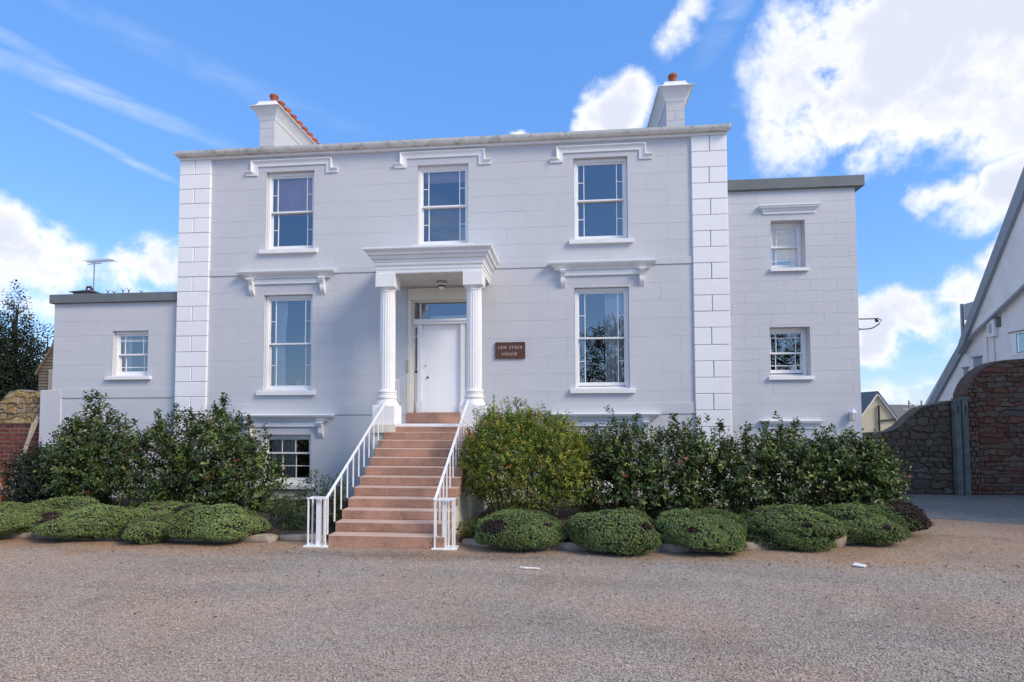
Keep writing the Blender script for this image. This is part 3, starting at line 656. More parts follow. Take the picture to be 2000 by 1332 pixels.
# railings: flat handrail, one baluster per step, a boxed cluster of bars at the foot
def railing(x, out, label):
    r = thing('stair_railing', (0,0,0), label, 'railing', 'white railings beside the red steps')
    zf = lambda y: .835+(y+4.42)*(2.53-.835)/(4.42-1.33)
    h = MB().bar((x,-4.44,zf(-4.44)),(x,-1.30,zf(-1.30)),.045,.016)
    h.bar((x,-4.50,.805),(x,-4.432,zf(-4.432)),.045,.016)
    h.cbox(min(x+out*.33,x-out*.022),max(x+out*.33,x-out*.022),-4.535,-4.49,.795,.812,.003)
    h.cbox(x+out*.30-.022,x+out*.30+.022,-4.489,-4.33,.795,.812,.003); h.cbox(min(x+out*.02,x+out*.278),max(x+out*.02,x+out*.278),-4.372,-4.33,.795,.812,.003)
    h.obj('handrail', 'rail', r)
    for i in range(11):
        y = SY+.075+i*TR; z0 = R1+i*RI-.01
        if i == 0: continue
        MB().cbox(x-.011,x+.011,y-.011,y+.011,z0,zf(y)-.006,.002).obj('baluster', 'rail', r)
    MB().cbox(x-.011,x+.011,SY+.075-.011,SY+.075+.011,R1-.01,zf(SY+.08)-.006,.002).obj('baluster', 'rail', r)
    for dx, dy in ((.0,-4.512),(.30,-4.512),(.30,-4.35),(.10,-4.35),(.20,-4.35)):
        MB().cbox(x+out*dx-.012,x+out*dx+.012,dy-.012,dy+.012,.015,.797,.002).obj('baluster', 'rail', r)
    MB().cbox(x+out*.15-.035,x+out*.15+.035,-4.47,-4.40,.015,.80,.006).obj('newel_post', 'rail', r)
    a, b = sorted((x-out*.05,x+out*.37))
    MB().cbox(a,b,-4.56,-4.30,-.02,.022,.006).obj('base_plate', 'rail', r)
railing(-4.03,-1,'white metal railing on the left side of the red steps, ending beside green bushes')
railing(-2.165,1,'white metal railing on the right side of the red steps, close to the golden bush')
r = thing('landing_rail', (0,0,0), 'short white rail between left porch column and house wall', 'railing')
MB().bar((-4.13,-.82,3.09),(-4.13,-.05,3.04),.03,.03).obj('handrail', 'rail', r)
for y in (-.80,-.62,-.44,-.26,-.08): MB().cbox(-4.141,-4.119,y-.011,y+.011,1.99,3.05,.002).obj('baluster', 'rail', r)
MB().cbox(-4.145,-4.115,-.07,-.03,1.99,2.14,.004).obj('rail_foot', 'iron', r)

# porch lamp
l = thing('ceiling_lamp', (0,0,0), 'round tiered ceiling lamp fixed under the porch canopy', 'lamp')
auto_smooth(MB().lathe([(.13,5.404),(.135,5.385),(.12,5.37),(.11,5.355)],-2.98,-.42,24).obj('lamp_base', 'steel', l))
auto_smooth(MB().lathe([(.105,5.356),(.12,5.345),(.115,5.31),(.095,5.30)],-2.98,-.42,24).obj('lamp_glass', 'globe', l))
auto_smooth(MB().lathe([(.10,5.301),(.105,5.29),(.085,5.27)],-2.98,-.42,24).obj('lamp_ring', 'iron', l))
auto_smooth(MB().lathe([(.08,5.271),(.085,5.25),(.05,5.22),(.01,5.215)],-2.98,-.42,24).obj('lamp_glass', 'globe', l))

# name board
sg = thing('name_board', (0,0,0), 'brown name board with pale lettering on wall right of porch', 'sign')
MB().cbox(-1.722,-.988,-.035,-.002,3.575,3.978,.006).obj('board', 'sign', sg)
MB().cbox(-1.722,-.988,-.042,-.0355,3.575,3.59,.002).cbox(-1.722,-.988,-.042,-.0355,3.963,3.978,.002).cbox(-1.722,-1.707,-.042,-.0355,3.59,3.963,.002).cbox(-1.003,-.988,-.042,-.0355,3.59,3.963,.002).obj('board_edge', 'sign', sg)
def text(body, x, z, size, sp):
    cu = bpy.data.curves.new('lettering', 'FONT'); cu.body = body; cu.size = size; cu.extrude = .003; cu.align_x = 'CENTER'; cu.space_character = sp
    o = bpy.data.objects.new('lettering', cu); dg = bpy.data.objects; C.objects.link(o); o.matrix_world = Matrix.Translation((x,-.038,z))@Matrix.Rotation(math.pi/2,4,'X')
    bpy.context.view_layer.update()
    me = bpy.data.meshes.new_from_object(o.evaluated_get(bpy.context.evaluated_depsgraph_get())); mw = o.matrix_world.copy()
    bpy.data.objects.remove(o); me.transform(mw); me.materials.clear(); me.materials.append(M['letter'])
    b = bmesh.new(); b.from_mesh(me); left = set(b.verts)
    while left:   # one object per letter
        isl = set(); todo = [left.pop()]
        while todo:
            v = todo.pop(); isl.add(v)
            for e in v.link_edges:
                u = e.other_vert(v)
                if u in left: left.discard(u); todo.append(u)
        idx = {v:i for i, v in enumerate(isl)}; fs = [[idx[v] for v in f.verts] for f in b.faces if f.verts[0] in isl]
        mesh_obj('letter', [tuple(v.co) for v in isl], fs, 'letter', sg)
    b.free()
text('LEW STOIX', -1.355, 3.815, .098, 1.25); text('HOUSE', -1.37, 3.655, .098, 1.3)

# ------------------------------------------------------------------ wings
lw = thing('house_wing', (0,0,0), 'low grey single storey wing with flat roof on the left of the house', 'house')
LY = .12; lwh = [(-11.995,-10.975,3.255,4.43)]
lw_w = wall_core('wall', lw, -13.705, -10.05, 0, 5.2, LY+.004, lwh, .26, back=6.)
ashlar(lw_w, -13.70, -10.08, [0,.40,.80,1.2,1.6,2.02,2.44,2.673], 1.0, LY, lwh, .1)
ashlar(lw_w, -13.70, -10.08, [2.93,3.16,3.55,3.93,4.31,4.70,5.08,5.19], 1.15, LY, lwh, .4)
MB().cbox(-13.70,-10.08,LY-.022,LY+.02,2.675,2.928,.006).obj('string_course', 'wall', lw)
MB().cbox(-14.02,-13.40,LY-.03,3.,0,2.895,.015).obj('buttress', 'wall', lw)
MB().cbox(-13.79,-10.085,LY-.09,6.1,5.19,5.43,.01).obj('roof_edge', 'zinc', lw)
sash_window(lw, *lwh[0], LY, 'cross', sill_z=.10)
rw = thing('house_wing', (0,0,0), 'tall grey two storey wing with flat roof on the right of the house', 'house')
RX0, RX1 = 3.85, 6.835
rwh = [(4.905,5.68,5.66,6.80),(4.82,5.735,3.105,4.24),(4.82,5.735,.55,1.6)]
rw_w = wall_core('wall', rw, RX0, RX1, 0, 7.55, LY+.004, rwh, .34, back=6.)
ashlar(rw_w, 3.872, RX1, [.268*i for i in range(29)], .60, LY, [*rwh,(3.8,7,7.54,8)], .2, .0018, .0018)
MB().cbox(3.875,7.02,LY-.09,6.1,7.54,7.80,.01).obj('roof_edge', 'zinc', rw)
for i_, h_ in enumerate(rwh): sash_window(rw, *h_, LY+(.11 if i_ < 2 else 0), 'cross', (0,.03,0)[i_], sill_z=.085, sill=False); 
for h_ in rwh:
    MB().add([(h_[0]-.05,LY-.07,h_[2]-.095),(h_[1]+.06,LY-.07,h_[2]-.095),(h_[1]+.06,LY+.24,h_[2]-.095),(h_[0]-.05,LY+.24,h_[2]-.095),
              (h_[0]-.05,LY-.07,h_[2]-.03),(h_[1]+.06,LY-.07,h_[2]-.03),(h_[1]+.06,LY+.24,h_[2]+.01),(h_[0]-.05,LY+.24,h_[2]+.01)],
             [(0,1,5,4),(1,2,6,5),(2,3,7,6),(3,0,4,7),(4,5,6,7),(3,2,1,0)]).obj('window_sill', 'trim', rw)
SC = [(.0,-.20),(.025,-.195),(.03,-.14),(.05,-.12),(.06,-.08),(.10,-.065),(.11,-.03),(.125,-.02),(.125,0),(0,.015)]
MB().sweep3([(o_,7.15+z) for o_,z in SC], 4.745, 5.90, LY).obj('window_cornice', 'trim', rw)
MB().sweep3([(o_,2.05+z) for o_,z in SC], 4.68, 5.82, LY).obj('window_cornice', 'trim', rw)

# ------------------------------------------------------------------ curtains, blinds and small things behind the panes
drape('curtain', -7.60,-7.25,2.75,5.25,.36,'curtain','white curtain tied back behind left pane of left ground floor window','curtain',5,.03,.15)
drape('curtain', .98,1.42,2.75,5.25,.38,'curtain','white curtain hanging behind the right ground floor window','curtain',5,.03)
drape('curtain', -7.62,-6.95,.42,1.72,.33,'curtain','pale curtain at left of the basement window below steps level','curtain',6,.03)
drape('curtain', -11.92,-11.70,3.2,4.4,.46,'curtain','pale curtain inside the small window of the low left wing','curtain',3,.02)
drape('curtain', -2.75,-2.45,6.4,7.1,.7,'curtain','white cloth low in upper window above the porch','curtain',4,.02)
drape('blind', -7.62,-6.5,7.42,8.45,.28,'blind','pinkish blind drawn half down in upper left window','blind',1,.002)
drape('blind', -3.60,-2.5,8.12,8.45,.28,'blind','short pinkish blind at top of upper window above the porch','blind',1,.002)
drape('blind', 4.96,5.62,5.70,6.75,.46,'blindw','cream blind fully drawn in upper window of the right wing','blind',1,.002)
pp = thing('pot_plant', (0,0,0), 'small plant in yellow pot on sill inside right ground floor window', 'plant')
auto_smooth(MB().lathe([(.06,2.90),(.085,3.03),(.09,3.04)],.82,.36,16).obj('pot', 'pot', pp))
lv = MB()
for i in range(14):
    a = i*2.4; q = .03+.08*(i % 5)/5
    lv.tube([(.82,.36,3.02),(.82+q*.5*math.cos(a),.36+q*.5*math.sin(a),3.16),(.82+q*math.cos(a),.36+q*math.sin(a),3.24+.1*(i % 3))],.008,5,.002)
lv.obj('leaf', mat('pot_plant_leaf', (.08,.15,.04)), pp)
orn = thing('window_ornament', (0,0,0), 'small white openwork ornament in bottom of left ground floor window', 'ornament')
om = MB()
for i in range(16):
    a0 = math.radians(40+i*17.5); a1 = math.radians(40+(i+1)*17.5)
    om.tube([(-6.89+.075*math.cos(a0),.30,3.05+.085*math.sin(a0)),(-6.89+.075*math.cos(a1),.30,3.05+.085*math.sin(a1))],.010,6)
for i in range(3): om.tube([(-6.93+.03*i,.30,3.03),(-6.90+.03*i,.30,3.08),(-6.88+.03*i,.30,3.0)],.008,6)
om.cbox(-6.94,-6.84,.27,.33,2.935,2.965,.004); om.obj('scroll', 'white', orn)

# ------------------------------------------------------------------ fittings on the wings
wl = thing('wall_lantern', (0,0,0), 'white coach lantern on right end of the right wing', 'lamp')
cx, cy = 6.60, LY-.10
MB().cbox(cx-.035,cx+.035,LY-.02,LY-.001,2.06,2.25,.004).obj('back_plate', 'white', wl); MB().tube([(cx,LY-.02,2.10),(cx,cy-.01,2.06)],.012,6).obj('bracket', 'white', wl)
MB().lathe([(.02,2.03),(.05,2.06),(.075,2.22),(.06,2.225)],cx,cy,6).obj('lantern_glass', 'globe', wl)
MB().lathe([(.085,2.22),(.08,2.24),(.04,2.29),(.015,2.31),(.012,2.33)],cx,cy,6).obj('lantern_cap', 'white', wl)
lb = MB()
for j in range(6):
    a = 2*math.pi*j/6; lb.tube([(cx+.053*math.cos(a),cy+.053*math.sin(a),2.06),(cx+.078*math.cos(a),cy+.078*math.sin(a),2.225)],.006,5)
lb.obj('lantern_frame', 'white', wl)
br = thing('wall_bracket', (0,0,0), 'dark curved metal bracket sticking out of right wing side wall', 'bracket')
MB().tube([(6.835,1.0,4.535),(7.55,1.0,4.535),(7.72,1.0,4.54),(7.80,1.0,4.50),(7.74,1.0,4.40),(7.60,1.0,4.31),(7.5,1.0,4.285),(6.835,1.0,4.265)],.014,8).obj('arm', 'iron', br)
MB().tube([(7.33,1.,4.27),(7.22,1.,4.33),(6.835,1.,4.42)],.010,6).obj('strut', 'iron', br)
MB().lathe([(.01,0),(.04,.03),(.055,.05)],0,0,12).obj('lamp_cup', 'iron', br).matrix_local = Matrix.Translation((7.66,1.0,4.46))@Matrix.Rotation(.8,4,'Y')
ae_ = thing('tv_aerial', (0,0,0), 'thin television aerial on a mast above the low left wing', 'aerial')
MB().tube([(-15.21,3.0,5.4),(-15.21,3.0,7.17)],.018,6).obj('mast', 'steel', ae_)
MB().tube([(-15.46,3.0,7.16),(-14.53,3.0,7.20)],.012,6).tube([(-15.44,3.0,7.09),(-14.95,3.0,7.11)],.010,6).obj('boom', 'steel', ae_)
el_ = MB()
for i in range(13):
    x = -15.44+.072*i; el_.tube([(x,2.80,7.17+.003*i),(x,3.20,7.17+.003*i)],.007,5)
el_.obj('element', 'steel', ae_)
MB().tube([(-15.21,3.0,5.0),(-15.21,3.0,5.41)],.05,8).obj('mast_foot', 'steel', ae_)
cw = thing('roof_cowl', (0,0,0), 'low brown pitched cowl with a dark finial on the left wing roof', 'roof vent')
MB().box(-13.42,-12.92,.38,.80,5.43,5.56).obj('upstand', 'zinc', cw)
MB().add([(-13.52,.30,5.561),(-12.84,.30,5.561),(-12.84,.88,5.561),(-13.52,.88,5.561),(-13.28,.58,5.67),(-13.06,.58,5.67)],[(0,1,5,4),(1,2,5),(2,3,4,5),(3,0,4),(3,2,1,0)]).obj('hood', mat('brown_lead_cowl',(.10,.085,.075),.7), cw)
MB().tube([(-13.22,.58,5.65),(-13.20,.58,5.74),(-13.10,.58,5.745),(-13.05,.58,5.66)],.035,6).obj('finial', mat('rusty_finial',(.10,.045,.03),.8), cw)

for x_, h_, w_ in ((-12.15,.13,'leftmost'),(-11.98,.09,'second from left'),(-11.72,.15,'middle one'),(-11.55,.17,'tallest'),(-11.2,.08,'rightmost')):
    wd_ = MB()
    for j in range(5):
        a = 2.4*j; wd_.tube([(x_,.10,5.425),(x_+.02*math.cos(a),.10+.02*math.sin(a),5.43+h_*.5),(x_+.07*math.cos(a),.10+.05*math.sin(a),5.43+h_*(.6+.1*j))],.008,5,.003)
    tag(wd_.obj('roof_weed', 'bark'), 'small dry weed sprig on the left wing roof edge, '+w_+' of five', 'weed', 'weeds on the left wing roof edge')

# ------------------------------------------------------------------ foliage machinery (numpy, one mesh per crown)
def np_mesh(name, V, F4, m, parent=None, tint=None, smooth=False):
    me = bpy.data.meshes.new(name); nv, nf = len(V), len(F4); k_ = F4.shape[1]
    me.vertices.add(nv); me.vertices.foreach_set('co', V.astype(np.float32).ravel())
    me.loops.add(nf*k_); me.loops.foreach_set('vertex_index', F4.astype(np.int32).ravel())
    me.polygons.add(nf); me.polygons.foreach_set('loop_start', np.arange(nf, dtype=np.int32)*k_); me.polygons.foreach_set('loop_total', np.full(nf, k_, dtype=np.int32))
    if smooth: me.polygons.foreach_set('use_smooth', np.ones(nf, dtype=bool))
    me.update(calc_edges=True); me.materials.append(M[m])
    if tint is not None:
        a = me.attributes.new('tint', 'FLOAT_COLOR', 'POINT'); a.data.foreach_set('color', np.concatenate([tint, np.ones((nv,1))],1).astype(np.float32).ravel())
    return link(bpy.data.objects.new(name, me), parent)
def unit(a): return a/np.maximum(np.linalg.norm(a, axis=1, keepdims=True), 1e-9)
def leaf_arrays(P, T, N, L, Wd, fold=.18, droop=.12):
    """six-point folded leaves: position, axis, normal, length, width -> verts, quads"""
    T = unit(T); B = unit(np.cross(T, N)); N = np.cross(B, T); L = L[:,None]; Wd = Wd[:,None]
    pts = [P, P+T*L*.3+B*Wd*.45+N*Wd*fold, P+T*L*.7+B*Wd*.40+N*Wd*fold-N*L*droop*.4, P+T*L-N*L*droop, P+T*L*.7-B*Wd*.40+N*Wd*fold-N*L*droop*.4, P+T*L*.3-B*Wd*.45+N*Wd*fold]
    V = np.stack(pts, 1).reshape(-1,3); i = np.arange(len(P))[:,None]*6
    F = np.concatenate([i+np.array([[0,3,2,1]]), i+np.array([[0,5,4,3]])], 0)
    return V, F
def leaf_quads(P, T, N, L, Wd):
    T = unit(T); B = unit(np.cross(T, N)); L = L[:,None]; Wd = Wd[:,None]
    V = np.stack([P, P+T*L*.55+B*Wd*.5, P+T*L, P+T*L*.55-B*Wd*.5], 1).reshape(-1,3)
    return V, np.arange(len(P))[:,None]*4+np.array([[0,3,2,1]])
def palette(n, cols, wts, jit=.18):
    c = np.array(cols)[rng.choice(len(cols), n, p=np.array(wts)/sum(wts))]
    return np.clip(c*(1+rng.normal(0, jit, (n,1)))*(1+rng.normal(0, jit*.35, (n,3))), .004, .9)
def in_blobs(n, blobs, shell=.55):
    vol = np.array([b[3]*b[4]*b[5] for b in blobs]); k_ = rng.choice(len(blobs), n, p=vol/vol.sum()); bl = np.array(blobs)[k_]
    d = unit(rng.normal(size=(n,3))); r = rng.random(n)**(1/3*(1-shell)+.001)
    return bl[:,:3]+d*bl[:,3:6]*r[:,None], d
def clump(P, s, ph=0.):
    return np.sin(P[:,0]*s+ph)*np.sin(P[:,1]*s*1.1+1.3*ph)*np.sin(P[:,2]*s*.9+2.1*ph)+.5*np.sin(P[:,0]*s*2.3+P[:,2]*s*1.9+ph)*np.sin(P[:,1]*s*2.1-P[:,2]*s*1.3)
def shrub(name, label, cat, blobs, nsprig, per, L, Wd, cols, wts, m='leaf_gloss', shoots=(), stems=6, base=None, gap=.35, group=None, up=.6, shell=.4, seed=0., sprig=.28):
    t = thing(name, (0,0,0), label, cat, group)
    P, d = in_blobs(nsprig, blobs, shell); keep = clump(P, 4.2, seed) > -gap; P, d = P[keep], d[keep]
    ax_ = unit(d*[1,1,.5]+rng.normal(0,.45,P.shape)+[0,0,up]); sl = sprig*(.6+.8*rng.random(len(P)))
    for (sx_,sy_,sz_,h_,n_) in shoots:
        q = np.array([[sx_+rng.normal(0,.05), sy_+rng.normal(0,.06), sz_+h_*rng.random()] for _ in range(n_)])
        P = np.concatenate([P,q]); ax_ = np.concatenate([ax_, unit(rng.normal(0,.4,(n_,3))+[0,0,1.])]); sl = np.concatenate([sl, np.full(n_, .16)])
    n = len(P); u = np.tile((np.arange(per)+.5)/per, n); o_ = np.repeat(np.arange(n), per)
    ang = np.tile(np.arange(per)*2.4, n)+np.repeat(rng.random(n)*6.28, per)
    A = ax_[o_]; s1 = unit(np.cross(A, rng.normal(size=(n,3))[o_])); s2 = np.cross(A, s1)
    side = s1*np.cos(ang)[:,None]+s2*np.sin(ang)[:,None]
    PP = P[o_]+A*(sl[o_]*u)[:,None]+rng.normal(0,.008,(n*per,3))
    T = side*.9+A*.55+rng.normal(0,.2,PP.shape); N = A*.8-side*.35+[0,0,.5]+rng.normal(0,.3,PP.shape)
    l_ = L*(.7+.6*rng.random(n*per)); V, F = leaf_arrays(PP, T, N, l_, l_*Wd/L*(.85+.3*rng.random(n*per)))
    V[:,2] = np.maximum(V[:,2], .03)
    tint = np.repeat(np.repeat(palette(n, cols, wts, .12), per, 0)*(.85+.3*rng.random((n*per,1))), 6, 0)
    o = np_mesh('foliage', V, F, m, t, tint); o['kind'] = 'stuff'
    # woody stems from the ground, forking into the crown
    b0 = blobs[0]; bx, by = base if base else (b0[0], b0[1]); st = MB()
    for i in range(stems):
        b = blobs[i % len(blobs)]; a = rng.random()*6.28; x0 = bx+rng.normal(0,.12)+(b[0]-bx)*.5; y0 = by+rng.normal(0,.08)
        e = (b[0]+b[3]*.6*math.cos(a), b[1]+b[4]*.5*math.sin(a), b[2]+b[5]*(.2+.6*rng.random()))
        mid = ((x0+e[0])/2+rng.normal(0,.06),(y0+e[1])/2+rng.normal(0,.06),e[2]*.5)
        st.tube([(x0,y0,-.05),mid,e],.018,6,.005)
        for _ in range(3):
            g = rng.random()*.6+.3; q = [mid[j]*(1-g)+e[j]*g for j in range(3)]
            st.tube([q,(q[0]+rng.normal(0,.2),q[1]+rng.normal(0,.15),q[2]+.15+.2*rng.random())],.007,5,.002)
    for (sx_,sy_,sz_,h_,n_) in shoots: st.tube([(sx_,sy_,sz_-.4),(sx_+rng.normal(0,.02),sy_,sz_+h_*.95)],.008,5,.003)
    st.obj('stem', 'bark', t)
    return t
CAM = [(.036,.058,.016),(.066,.102,.024),(.105,.15,.032),(.17,.20,.05),(.17,.055,.03)]
CW = [4,5,3,1,.25]
def camellia(label, blobs, n, shoots, seed, **kw):
    return shrub('camellia_shrub', label, 'shrub', [(b[0],b[1],b[2]-.13,b[3]*1.08,b[4],b[5]*1.04) for b in blobs], int(n*1.8), 9, .078, .043, CAM, CW, 'leaf_gloss', [(q[0],q[1],q[2]-.07,q[3],q[4]) for q in shoots], 9, seed=seed, group='camellia shrubs along the house wall', **kw)
camellia('tall dark camellia left of house with high shoots over low wing corner',
    [(-10.9,-1.8,1.15,.62,.55,.95),(-10.2,-1.85,1.1,.6,.5,.85),(-11.3,-1.7,.95,.45,.45,.75),(-10.85,-1.6,1.9,.42,.35,.45)], 820,
    [(-11.0,-1.6,2.2,.55,16),(-10.8,-1.6,2.2,.48,14),(-11.4,-1.6,1.8,.35,9),(-10.45,-1.6,2.0,.35,9),(-10.0,-1.6,1.85,.3,7)], .3)
camellia('dark camellia in front of the left quoin stack',
    [(-9.2,-1.85,1.1,.6,.5,.85),(-8.7,-1.8,1.2,.55,.5,.95)], 560, [(-9.3,-1.6,1.95,.38,8),(-8.85,-1.6,2.05,.40,9),(-8.5,-1.6,2.0,.4,9),(-9.0,-1.6,2.0,.25,5)], 1.7)
camellia('dark camellia partly covering the basement window',
    [(-7.7,-1.85,1.2,.65,.5,.95),(-7.1,-1.9,1.0,.55,.5,.8),(-6.75,-1.9,.75,.42,.45,.6),(-7.8,-1.7,1.9,.35,.35,.4)], 760,
    [(-7.75,-1.55,2.2,.55,16),(-7.9,-1.6,2.1,.35,9),(-7.1,-1.6,1.8,.4,8),(-6.75,-1.6,1.55,.38,6),(-7.4,-1.6,1.9,.3,7)], 2.9)
shrub('dark_shrub', 'low dull dark shrub at far left beside the brick wall', 'shrub', [(-12.35,-1.5,.75,.52,.5,.64),(-12.62,-1.45,.62,.36,.45,.52),(-11.9,-1.6,.65,.5,.45,.6)], 1150, 8, .07,.035,
    [(.025,.035,.02),(.04,.05,.03),(.055,.065,.042)], [4,4,2], 'leaf', (), 8, seed=.9)
camellia('camellia shrub next to the golden bush, under the right windows',
    [(.75,-2.05,1.05,.55,.55,.85),(1.35,-2.05,1.1,.5,.55,.85)], 620, [(.95,-1.9,1.9,.42,8),(.6,-1.9,1.7,.3,7),(1.45,-1.9,1.85,.28,7),(1.2,-1.9,1.8,.3,6)], 4.1, gap=.5)
camellia('camellia shrub in front of the right quoin stack',
    [(2.15,-2.05,1.1,.55,.55,.85),(2.8,-2.0,1.05,.55,.55,.8)], 600, [(2.2,-1.9,1.8,.4,8),(2.75,-1.9,1.75,.4,8),(3.1,-1.9,1.65,.4,8),(2.5,-1.9,1.75,.3,6)], 5.2, gap=.5)
camellia('camellia shrub under the windows of the right wing',
    [(3.7,-1.95,1.05,.6,.5,.75),(4.45,-1.9,1.1,.55,.5,.78)], 620, [(3.7,-1.8,1.65,.35,8),(4.35,-1.8,1.75,.42,9),(4.65,-1.8,1.75,.36,8),(4.05,-1.8,1.65,.35,7)], 6.6, gap=.42)
camellia('rounded camellia shrub at the right end of the bed',
    [(5.35,-1.85,1.0,.6,.5,.78),(5.88,-1.8,.92,.50,.55,.75),(6.02,-1.8,.7,.36,.5,.6)], 860, [(5.2,-1.7,1.6,.32,8),(5.7,-1.7,1.55,.3,7)], 7.7, gap=.8)
shrub('golden_bush', 'large rounded yellow green bush beside the right of the steps', 'shrub',
    [(-.85,-2.55,1.22,1.16,.78,.95),(-1.2,-2.5,1.55,.72,.6,.62),(-.35,-2.55,1.35,.75,.65,.75),(-1.65,-2.5,1.15,.48,.5,.6),(-.1,-2.5,1.6,.42,.4,.5),(-1.45,-2.5,1.85,.4,.4,.38),(-.75,-2.5,1.8,.45,.4,.42),(0.0,-2.55,.95,.45,.5,.55)], 5600, 9, .043,.026,
    [(.17,.21,.035),(.31,.33,.05),(.10,.15,.025),(.38,.29,.05),(.36,.17,.04)], [5,3.2,5,1.,.45], 'leaf', 
    [(-1.75,-2.5,1.75,.50,16),(-1.45,-2.5,2.0,.44,18),(-1.2,-2.5,2.05,.38,16),(-.95,-2.5,2.05,.36,14),(-.7,-2.5,2.0,.36,16),(-.4,-2.5,1.95,.40,16),(-.1,-2.5,1.8,.38,14),(.15,-2.5,1.55,.36,10),(-1.95,-2.5,1.6,.3,8)], 14, seed=3.3, gap=.75, shell=.5, sprig=.2)
shrub('low_shrub', 'leafy green shrub tucked beside the left foot of the steps', 'shrub', [(-4.75,-3.45,.38,.42,.4,.4),(-5.25,-3.5,.28,.4,.35,.3),(-4.5,-3.2,.5,.3,.3,.42)], 420, 9, .055,.032,
    [(.04,.07,.02),(.06,.10,.03),(.09,.11,.03)], [3,3,1], 'leaf', [(-4.9,-3.2,.75,.35,5)], 6, seed=2.2)
shrub('ground_cover_plant', 'small bright green ground cover at right foot of the steps', 'plant', [(-1.6,-3.75,.16,.28,.25,.17),(-1.35,-3.6,.14,.25,.25,.15)], 200, 8, .045,.03,
    [(.10,.13,.025),(.14,.16,.03),(.07,.10,.02)], [3,2,3], 'leaf', (), 3, seed=1.2, sprig=.1)

# ------------------------------------------------------------------ clipped hebe cushions
def cushion(label, cx, cy, rx, ry, h, dead=(), brown=0., seed=0, lum=1.):
    t = thing('hebe_cushion', (0,0,0), label, 'shrub', 'low green cushions along the bed edge')
    rg = np.random.default_rng(1000+seed)
    k_ = 190; cd = unit(rg.normal(size=(k_,3))*[1,1,.9]+[0,0,.2]); cr = .13+.09*rg.random(k_); lobe = unit(rg.normal(size=(13,3))*[1,1,.7]+[0,0,.25])
    def surf(d):
        dist = np.min(np.linalg.norm(d[:,None,:]-cd[None],axis=2)/cr[None], axis=1)
        bump_ = .075*np.clip(1-dist**2*.6, -1.2, 1)+.15*np.clip(1-(np.min(np.linalg.norm(d[:,None,:]-lobe[None],axis=2),axis=1)/.46)**2, -.7, 1)
        bump_ += .04*np.sin(d[:,0]*5+seed)*np.sin(d[:,1]*4.3+seed*2)
        r = 1-.06+bump_
        flare = np.where(d[:,2] < 0, np.maximum(1-d[:,2]**2, 1e-3)**-.17, 1.)
        return np.stack([cx+d[:,0]*rx*r*flare, cy+d[:,1]*ry*r*flare, .40*h+d[:,2]*h*np.where(d[:,2] < 0, .385, .60)*r], 1), dist
    # dark twiggy core
    nu, nv_ = 48, 20; d = []
    for j in range(nv_+1):
        e = -math.pi/2+math.pi*j/nv_
        for i in range(nu): d.append((math.cos(e)*math.cos(2*math.pi*i/nu), math.cos(e)*math.sin(2*math.pi*i/nu), math.sin(e)))
    d = np.array(d); P, _ = surf(unit(d)); P = np.array([cx,cy,.42*h])+(P-np.array([cx,cy,.42*h]))*.94; P[:,2] = np.maximum(P[:,2], .0)
    q = np.array([(j*nu+i, j*nu+(i+1)%nu, (j+1)*nu+(i+1)%nu, (j+1)*nu+i) for j in range(nv_) for i in range(nu)])
    np_mesh('twig_core', P, q, 'core', t, None, True)
    n = int(8600*(rx*ry)/.45); d = unit(rg.normal(size=(n*2,3))*[1,1,.9]+[0,0,.25]); d = d[d[:,2] > -.93][:n]; n = len(d)
    P, dist = surf(d); P += d*rg.normal(0,.011,(n,1))+d*(rg.random((n,1)) < .03)*.025; nr = unit(d/np.array([rx,ry,h*.8])**1.0+rg.normal(0,.16,(n,3)))
    keep = np.ones(n, bool); isdead = rg.random(n) < brown
    for (dx,dy,dz,r) in dead:
        D = np.linalg.norm(d-unit(np.array([[dx,dy,dz]])), axis=1); isdead |= D < r*(.7+.5*rg.random(n))
    keep &= ~((dist > 1.35) & (rg.random(n) < .75))
    P, nr, isdead, dist = P[keep], nr[keep], isdead[keep], dist[keep]; n = len(P); per = 5
    o_ = np.repeat(np.arange(n), per); ang = np.tile(np.arange(per)*2*math.pi/(per-1), n)+np.repeat(rg.random(n)*6.28, per)
    s1 = unit(np.cross(nr, rg.normal(size=(n,3)))); s2 = np.cross(nr, s1)
    rad = np.where(np.tile(np.arange(per), n) == per-1, .1, 1.)[:,None]
    side = (s1[o_]*np.cos(ang)[:,None]+s2[o_]*np.sin(ang)[:,None])*rad
    T = side*.85+nr[o_]*.75; N = nr[o_]-side*.4
    l_ = .021*(.7+.6*rg.random(n*per)); V, F = leaf_quads(P[o_]-nr[o_]*.008, T, N, l_, l_*.8); V[:,2] = np.maximum(V[:,2], .012)
    big = .82+.36*(.5+.5*np.sin(P[:,0]*3.1+seed)*np.cos(P[:,1]*4+seed*1.7))
    g = np.array([[.18,.235,.085]])*lum; gy = np.array([[.28,.32,.10]])*lum; gb = np.array([[.15,.215,.11]])*lum
    mixr = rg.random((n,1)); c = np.where(mixr < .55, g, np.where(mixr < .8, gy, gb))*big[:,None]*(1+rg.normal(0,.13,(n,1)))
    c[isdead] = np.array([.06,.035,.035])*(.6+.9*rg.random((isdead.sum(),1)))
    tint = np.repeat(np.clip(np.repeat(c, per, 0)*(.8+.4*rg.random((n*per,1))), .005, .6), 4, 0)
    o = np_mesh('foliage', V, F, 'hebe', t, tint); o['kind'] = 'stuff'
